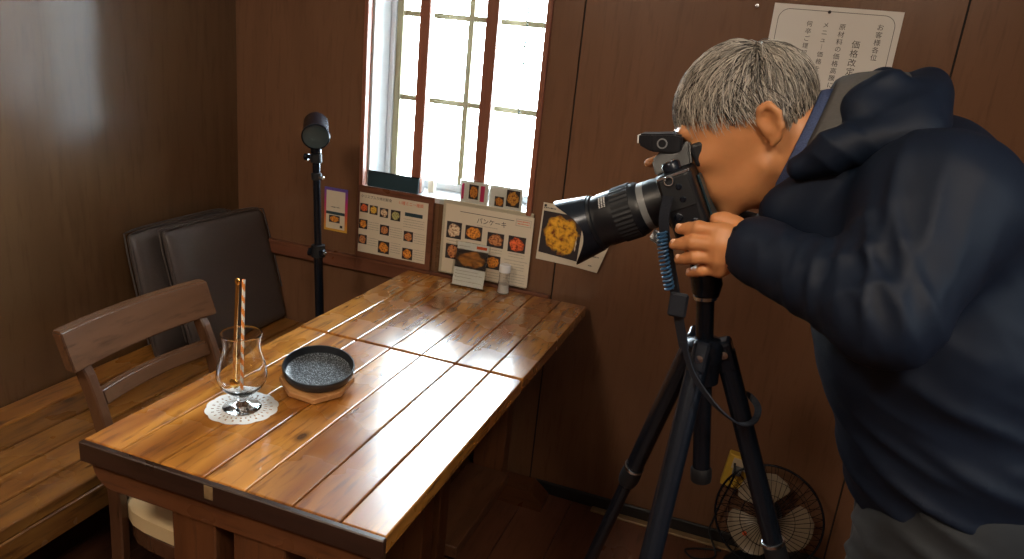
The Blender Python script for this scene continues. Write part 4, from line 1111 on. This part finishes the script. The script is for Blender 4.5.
def hood_part():
    bm = bmesh.new(); n = 72; G = {}
    for s, dr in ((0, 0), (1, -.0018)):
        for k in range(n):
            t = 2*PI*k/n; e = .150+.020*math.cos(2*t)
            for j in range(7):
                u = j/6; x = .118+(e-.118)*u; r = .0440+.0085*min(1, (x-.118)/.05)+dr
                G[s, j, k] = bm.verts.new((x, r*math.sin(t), r*math.cos(t)))
    for k in range(n):
        q = (k+1) % n
        for j in range(6):
            bm.faces.new((G[0, j, k], G[0, j, q], G[0, j+1, q], G[0, j+1, k])); bm.faces.new((G[1, j, k], G[1, j+1, k], G[1, j+1, q], G[1, j, q]))
        bm.faces.new((G[0, 6, k], G[0, 6, q], G[1, 6, q], G[1, 6, k])); bm.faces.new((G[0, 0, k], G[1, 0, k], G[1, 0, q], G[0, 0, q]))
    bmesh.ops.recalc_face_normals(bm, faces=bm.faces); smooth_by_angle(finish('lens_hood', bm, MT['metalblk'], cam).data, .7)
hood_part()
lathe_o('front_glass', [(.040, .1285), (.030, .1300), (0, .1315)], MT['tablet'], cam, (0, 0, 0), (1, 0, 0), 32)
bm = bmesh.new(); box(bm, -.052, -.001, -.070, .072, -.058, .040, .008, 3); finish('camera_body', bm, MT['black'], cam)
bm = bmesh.new(); box(bm, -.030, .026, -.078, -.044, -.056, .034, .012, 3); finish('grip', bm, MT['rubber'], cam)
bm = bmesh.new()
A = [(-.050, .034, .038), (.004, .030, .038), (.004, .020, .062), (-.012, .016, .070), (-.056, .018, .070)]
L_ = [bm.verts.new((x, y, z)) for x, y, z in A]; R_ = [bm.verts.new((x, -y, z)) for x, y, z in A]
bm.faces.new(L_); bm.faces.new(R_[::-1])
for k in range(5): bm.faces.new((L_[k], R_[k], R_[(k+1) % 5], L_[(k+1) % 5]))
bmesh.ops.recalc_face_normals(bm, faces=bm.faces); bmesh.ops.bevel(bm, geom=list(bm.edges), offset=.003, segments=2, affect='EDGES'); finish('prism_housing', bm, MT['black'], cam)
bm = bmesh.new(); box(bm, -.072, -.0525, -.022, .022, .030, .064, .005, 2); finish('eyecup', bm, MT['rubber'], cam)
boxo('rear_screen', -.056, -.0525, -.036, .040, -.046, .022, MT['tablet'], cam, .001)
for (x, z, r) in ((-.030, .018, .0045), (-.030, .000, .0045), (-.016, -.022, .006), (-.036, -.034, .005)):
    lathe_o('side_button', [(0, .0718), (r, .0718), (r, .0745), (r*.7, .0755), (0, .0755)], MT['metalblk'], cam, (x, 0, z), (0, 1, 0), 14)
boxo('port_cover', -.046, -.006, .0722, .0738, -.012, .032, MT['rubber'], cam, .0006)
lathe_o('mode_dial', [(0, .0402), (.013, .0402), (.013, .050), (.011, .053), (0, .053)], MT['metalblk'], cam, (-.026, .052, 0), (0, 0, 1), 24)
lathe_o('dial_cap', [(0, .0531), (.007, .0531), (.007, .0545), (0, .0545)], MT['chrome'], cam, (-.026, .052, 0), (0, 0, 1), 16)
lathe_o('shutter_button', [(0, .0345), (.006, .0345), (.006, .038), (0, .039)], MT['chrome'], cam, (.008, -.060, 0), (0, 0, 1), 16)
tube_o('strap_ring', [(-.02+.006*math.cos(2*PI*k/16), .0765, .030+.006*math.sin(2*PI*k/16)) for k in range(17)], .0012, MT['chrome'], cam, 6)
boxo('side_trim', -.050, -.004, .0725, .0735, .034, .0375, MT['chrome'], cam, .0003)
# wireless trigger on the hot shoe: tapered box pointing forward
bm = bmesh.new(); tr = []
tcx, tcz = at(661, 142, -1.07), 0
R3 = mw.to_3x3().inverted(); pc = mw.inverted() @ at(662, 142, -1.07)
ax = (R3 @ (at(640, 140, -1.07)-at(684, 142, -1.07))).normalized(); ay = Vector((0, 1, 0)); az = ax.cross(ay)
if az.z < 0: az = -az
sect = ((-.032, .024, .012), (-.020, .024, .0145), (.012, .022, .0125), (.031, .018, .008))
rings = [[bm.verts.new(pc+ax*x+ay*(sy*w)+az*(sz*h+(.004 if x > .02 else 0))) for sy, sz in ((-1, -1), (1, -1), (1, 1), (-1, 1))] for x, w, h in sect]
for A, B in zip(rings, rings[1:]):
    for k in range(4): bm.faces.new((A[k], A[(k+1) % 4], B[(k+1) % 4], B[k]))
bm.faces.new(rings[0]); bm.faces.new(rings[-1]); bmesh.ops.recalc_face_normals(bm, faces=bm.faces)
bmesh.ops.bevel(bm, geom=list(bm.edges), offset=.0025, segments=2, affect='EDGES'); trg = finish('flash_trigger', bm, MT['black'], cam); trg['label'] = 'black wireless trigger on the hot shoe'
q = pc+ax*.0325+az*.004; bm = bmesh.new(); box(bm, -.0012, .0012, -.015, .015, -.006, .006, .0008)
bmesh.ops.transform(bm, matrix=Matrix.Translation(q) @ Matrix((ax, ay, az)).transposed().to_4x4(), verts=bm.verts); finish('trigger_window', bm, MT['whitepl'], trg)
lathe_o('ring_mark', [(.0055, 0), (.0075, 0), (.0075, .0006), (.0055, .0006)], MT['grey'], trg, tuple(pc+ay*.0242-ax*.004), (0, 1, 0), 24)
q0 = pc-az*.0145-ax*.016; boxo('hot_shoe', q0.x-.010, q0.x+.010, -.010, .010, .0695, q0.z+.004, MT['metalblk'], cam)
# tripod
TC = Vector((1.440, -1.085, 1.035))
tp_ = empty('camera_tripod', (TC.x, TC.y, 0), label='black three-legged camera tripod carrying the camera', cat='tripod')
def tl_(v): return Vector(v)-Vector((TC.x, TC.y, 0))
top = Vector((1.412, -1.085, 1.125)); bot = at(701, 478, -1.085)
tube_o('centre_column', [tl_(bot), tl_(top)], .0135, MT['metalblk'], tp_, 20)
dcol = (top-bot).normalized()
lathe_o('column_cap', [(0, -.004), (.0155, -.004), (.0165, .004), (.0165, .016), (.0140, .020), (.0138, .020)], MT['rubber'], tp_, tuple(tl_(bot)), tuple(dcol), 20)
lathe_o('column_ring', [(.0137, 0), (.0175, .001), (.0175, .006), (.0137, .007)], MT['chrome'], tp_, tuple(tl_(top)-dcol*.010), tuple(dcol), 20)
cc = bot+dcol*((TC.z-bot.z)/dcol.z)
lathe_o('crown', [(.0137, -.052), (.022, -.050), (.024, -.020), (.030, -.012), (.032, .002), (.030, .014), (.022, .020), (.0137, .022)], MT['metalblk'], tp_, tuple(tl_(cc)), tuple(dcol), 28)
# pan head under the camera
mb = mw @ Vector((-.026, 0, -.058))
pb = [mw @ Vector((-.026+a, b, -.0585-c)) for a, b, c in ((0, 0, 0),)]
bm = bmesh.new(); box(bm, -.055, .004, -.024, .024, -.068, -.0585, .003); bmesh.ops.transform(bm, matrix=Matrix.Translation(-Vector((TC.x, TC.y, 0))) @ mw, verts=bm.verts); finish('quick_release_plate', bm, MT['metalblk'], tp_)
bm = bmesh.new(); tube(bm, [tl_(top)-dcol*.002, tl_(top)+Vector((0, 0, .012)), tl_(mw @ Vector((-.026, 0, -.070)))], [.020, .023, .021], 20); bmesh.ops.recalc_face_normals(bm, faces=bm.faces); smooth_by_angle(finish('pan_head', bm, MT['metalblk'], tp_).data)
lathe_o('head_knob', [(0, 0), (.015, 0), (.016, .004), (.016, .014), (.013, .018), (0, .018)], MT['rubber'], tp_, tuple(tl_(mw @ Vector((-.02, .020, -.080)))), (0, -1, 0), 18)
la, lb = at(674, 250, -1.112), at(653, 235, -1.118)
bm = bmesh.new(); ribbon(bm, [tl_(la), tl_(la*.5+lb*.5)+Vector((0, 0, .001)), tl_(lb)], .016, .006, side=(0, .35, 1)); finish('lever', bm, MT['grey'], tp_)
bm = bmesh.new(); ribbon(bm, [tl_(at(666, 241, -1.121)), tl_(at(652, 233, -1.123))], .014, .003, side=(0, .35, 1)); finish('lever_tab', bm, MT['chrome'], tp_)
dirs = {'r': Vector((.98, .20, 0)), 'l': Vector((-.62, .785, 0)), 'm': Vector((-.10, -.995, 0))}
for key, dv in dirs.items():
    dv = dv.normalized(); a = cc+dv*.030+Vector((0, 0, .004)); sp_ = .415 if key != 'l' else .37
    foot = Vector((cc.x, cc.y, 0))+dv*(.034+sp_*cc.z); foot.z = .012
    d = (foot-a).normalized(); Ltot = (foot-a).length
    lg = tube_o('leg', [tl_(a), tl_(a+d*{'r': .345, 'l': .315, 'm': .30}[key])], .0158, MT['metalblk'], tp_, 16)
    if key == 'm':
        bm = bmesh.new(); s_ = d.cross(Vector((1, 0, 0))).normalized(); ribbon(bm, [tl_(a+d*.01)-Vector((0, .0150, .004)), tl_(a+d*.28)-Vector((0, .0150, .004))], .010, .002, side=(1, 0, 0)); finish('leg_stripe', bm, MT['grey'], lg)
    k0 = {'r': .355, 'l': .325, 'm': .50}[key]
    if key == 'm': tube_o('leg_extension', [tl_(a+d*.30), tl_(a+d*.50)], .0158, MT['metalblk'], lg, 16)
    lathe_o('lock_collar', [(.0125, 0), (.0175, .001), (.0180, .012), (.0185, .030), (.0165, .040), (.0125, .041)], MT['rubber'], tp_, tuple(tl_(a+d*(k0-.012))), tuple(d), 18)
    lathe_o('collar_ring', [(.0158, 0), (.0182, .0005), (.0182, .0055), (.0158, .006)], MT['chrome'], tp_, tuple(tl_(a+d*(k0-.019))), tuple(d), 18)
    tube_o('lower_leg', [tl_(a+d*(k0-.01)), tl_(a+d*(Ltot-.03))], .0120, MT['metalblk'], tp_, 14)
    lathe_o('rubber_foot', [(0, -.010), (.010, -.010), (.015, -.004), (.015, .02), (.012, .034), (0, .034)], MT['rubber'], tp_, tuple(tl_(foot-d*.006)), tuple(-d), 14)
    boxh = bmesh.new(); box(boxh, -.013, .013, -.016, .016, -.030, .020, .006, 2)
    bmesh.ops.transform(boxh, matrix=Matrix.Translation(tl_(a)) @ Vector((0, 0, -1)).rotation_difference(d).to_matrix().to_4x4(), verts=boxh.verts); finish('leg_hinge', boxh, MT['metalblk'], tp_)
    lathe_o('hinge_bolt', [(0, 0), (.006, 0), (.006, .003), (0, .004)], MT['chrome'], tp_, tuple(tl_(a+Vector((0, -.017, 0)))), (0, -1, 0), 12)
# camera strap and its coiled cord (belong to the camera)
iw = mw.inverted()
def strap(pts, w, name, side):
    bm = bmesh.new(); ribbon(bm, bez([iw @ Vector(p) for p in pts], 40), w, .0022, side=R3 @ Vector(side)); finish(name, bm, MT['strap'], cam)
strap([at(668, 196, -1.150), at(664, 225, -1.157), at(670, 262, -1.155), at(675, 292, -1.153), at(679, 320, -1.150), at(684, 348, -1.150)], .018, 'neck_strap', (.8, -.6, .1))
strap([at(683, 342, -1.152), at(692, 372, -1.154), at(706, 394, -1.165), at(722, 412, -1.168), at(740, 424, -1.150), at(754, 421, -1.115), at(758, 408, -1.080), at(750, 396, -1.058), at(735, 386, -1.050), at(715, 366, -1.045)], .010, 'strap_loop', (.8, -.6, .1))
cp = bez([iw @ Vector(p) for p in (at(662, 232, -1.166), at(663, 250, -1.170), at(666, 270, -1.170), at(670, 290, -1.166))], 170)
hx = []
for i, (p, a, b) in enumerate(frames(cp)): t = i/170*2*PI*15; hx.append(p+a*(.0062*math.cos(t))+b*(.0062*math.sin(t)))
tube_o('coiled_cord', hx, .0017, MT['cord'], cam, 6)
bm = bmesh.new(); box(bm, -.013, .013, -.0035, .0035, -.018, .018, .003); bmesh.ops.transform(bm, matrix=Matrix.Translation(iw @ at(678, 305, -1.160)) @ R3.to_4x4(), verts=bm.verts); finish('strap_pad', bm, MT['strap'], cam)
# ================================================================ flash on its stand behind the tables
SB, ST = Vector((.268, -.30, 0)), Vector((.2155, -.30, 1.16))
fs = empty('light_stand', tuple(SB), label='thin black light stand rising behind the far table', cat='light stand')
sd_ = (ST-SB).normalized()
def on_s(z): return (ST-SB)*(z/ST.z)
tube_o('pole', [on_s(.03), on_s(.80)], .0135, MT['metalblk'], fs, 14)
tube_o('upper_pole', [on_s(.801), on_s(1.085)], .0110, MT['metalblk'], fs, 14)
for z, h, r in ((.775, .040, .0165), (.17, .03, .016), (1.010, .022, .0125), (1.060, .028, .0135)):
    lathe_o('clamp_collar', [(.0110, 0), (r*1.25, .002), (r*1.25, h-.002), (.0110, h)], MT['rubber'], fs, tuple(on_s(z)), tuple(sd_), 16)
for z, dx, r in ((.792, .022, .0065), (1.020, .020, .0055), (.786, -.022, .009), (1.075, -.026, .010)):
    lathe_o('knob', [(0, -.004), (r, -.004), (r, .008), (r*.6, .010), (0, .010)], MT['chrome'] if r < .007 else MT['metalblk'], fs, tuple(on_s(z)+Vector((dx, -.006, 0))), (1 if dx > 0 else -1, -.2, 0), 12)
boxo('clamp_arm', on_s(.80).x-.026, on_s(.80).x+.026, -.016, .004, .783, .803, MT['metalblk'], fs, .003)
boxo('clamp_arm', on_s(1.075).x-.030, on_s(1.075).x+.006, -.010, .000, 1.070, 1.082, MT['metalblk'], fs, .002)
for k in range(3):
    t = .35+k*2*PI/3; tube_o('leg', [on_s(.18), Vector((.11*math.cos(t), .11*math.sin(t), .006))], .0055, MT['metalblk'], fs, 8)
fu = empty('flash_unit', tuple(SB+on_s(1.088)), label='dark round-headed flash unit on top of the light stand', cat='flash')
tube_o('swivel', [(0, 0, .001), (-.001, 0, .030)], [.015, .017], MT['metalblk'], fu, 14)
fd_ = (Vector(CAM)-Vector((SB+on_s(1.13)))); fd_.z = -.30*fd_.length; fd_.normalize()
fc = Vector((-.002, 0, .060))
lathe_o('flash_body', [(0, -.070), (.033, -.070), (.036, -.062), (.037, .0), (.0395, .018), (.0405, .030), (.0375, .034), (.0365, .030)], MT['metalblk'], fu, tuple(fc), tuple(fd_), 32)
lathe_o('flash_front', [(0, .027), (.026, .0275), (.0365, .029)], MT['tablet'], fu, tuple(fc), tuple(fd_), 32)
# ================================================================ fan and outlet on the floor by the wall
FC = Vector((1.650, -.125, .208)); FR = .150
fan = empty('floor_fan', (FC.x, FC.y, 0), label='small floor fan with wire guard and cream blades near the wall behind the tripod', cat='fan')
fax = Vector((-.10, -1, .30)).normalized(); FM = axis_mat(Vector((0, 0, FC.z)), fax)
def fpt(r, t, w): return FM @ Vector((r*math.cos(t), r*math.sin(t), w))
def guard(name, sgn, nw):
    bm = bmesh.new()
    for k in range(nw):
        t = 2*PI*k/nw; tube(bm, [fpt(.026, t, sgn*.046), fpt(.075, t+.10, sgn*.044), fpt(.125, t+.16, sgn*.030), fpt(FR, t+.18, 0)], .0009, 4)
    for r, w in ((.075, .0445), (.115, .0345), (.026, .046)):
        tube(bm, [fpt(r, 2*PI*k/40, sgn*w) for k in range(41)], .0011, 4)
    o = finish(name, bm, MT['metalblk'], fan); o['kind'] = 'stuff'
guard('front_guard', 1, 48); guard('rear_guard', -1, 32)
tube_o('guard_rim', [fpt(FR, 2*PI*k/64, 0) for k in range(65)], .0035, MT['metalblk'], fan, 8)
lathe_o('hub_badge', [(0, .0465), (.026, .0465), (.026, .049), (0, .051)], MT['metalblk'], fan, tuple(fpt(0, 0, 0)), tuple(fax), 24)
lathe_o('motor', [(0, -.10), (.030, -.095), (.036, -.05), (.030, -.020), (.018, -.012), (.018, .02), (0, .022)], MT['black'], fan, tuple(fpt(0, 0, 0)), tuple(fax), 24)
for k in range(3):
    t0 = 2*PI*k/3+3.95; bm = bmesh.new(); g = {}
    for s in (0, 1):
        for i in range(9):
            for j in range(9):
                u, v = i/8, j/8; r = .020+.105*u; half = .30+.52*math.sin(min(1, u*1.15)*PI*.62)
                if u > .75: half *= 1-.55*((u-.75)/.25)**2
                t = t0+(v-.5)*2*half
                g[s, i, j] = bm.verts.new(fpt(r, t, (v-.5)*.030*(1-.3*u)+(.0009 if s else -.0009)))
        for i in range(8):
            for j in range(8):
                q = [g[s, i, j], g[s, i+1, j], g[s, i+1, j+1], g[s, i, j+1]]; bm.faces.new(q if s else q[::-1])
    rim = [(i, 0) for i in range(8)]+[(8, j) for j in range(8)]+[(i, 8) for i in range(8, 0, -1)]+[(0, j) for j in range(8, 0, -1)]
    for q in range(len(rim)):
        a, b = rim[q], rim[(q+1) % len(rim)]; bm.faces.new((g[0, a[0], a[1]], g[0, b[0], b[1]], g[1, b[0], b[1]], g[1, a[0], a[1]]))
    bmesh.ops.recalc_face_normals(bm, faces=bm.faces); bl = finish('blade', bm, MT['blade'], fan, False); smooth_by_angle(bl.data, .9)
    if k == 0:
        o = lathe_o('red_mark', [(0, 0), (.007, 0), (.006, .0006), (0, .0008)], MT['inkred'], bl, tuple(fpt(.085, t0, .003)), tuple(fax), 12)
tube_o('stand_neck', [fpt(0, 0, -.06), Vector((0, .055, .10)), Vector((0, .045, .028))], [.014, .013, .016], MT['black'], fan, 14)
lathe_o('base', [(0, .0005), (.095, .0005), (.098, .010), (.085, .022), (.03, .030), (0, .030)], MT['black'], fan, (0, .012, 0), (0, 0, 1), 36)
oc = at(737, 470, -.02)
ot = empty('power_outlet', tuple(at(737, 468, -.0005)), (0, math.radians(6), 0), 'yellow surface power box with a plug on the wall above the fan', 'outlet')
boxo('box', -.036, .036, -.030, 0, -.055, .055, MT['yellow'], ot, .003)
boxo('face_plate', -.020, .032, -.0335, -.0302, .012, .048, MT['beige'], ot, .001)
boxo('plug', -.014, .012, -.056, -.0337, .002, .026, MT['grey'], ot, .003)
pts = [at(735, 463, -.058), at(733, 478, -.075), at(722, 500, -.055), at(713, 520, -.050), Vector((1.50, -.055, .06)), Vector((1.53, -.09, .0065)), Vector((1.47, -.13, .0055)), Vector((1.44, -.10, .0055)), Vector((1.49, -.07, .0055)), Vector((1.545, -.06, .010))]
tube_o('power_cord', [p-Vector((FC.x, FC.y, 0)) for p in bez(pts, 60)], .0032, MT['rubber'], fan, 8)
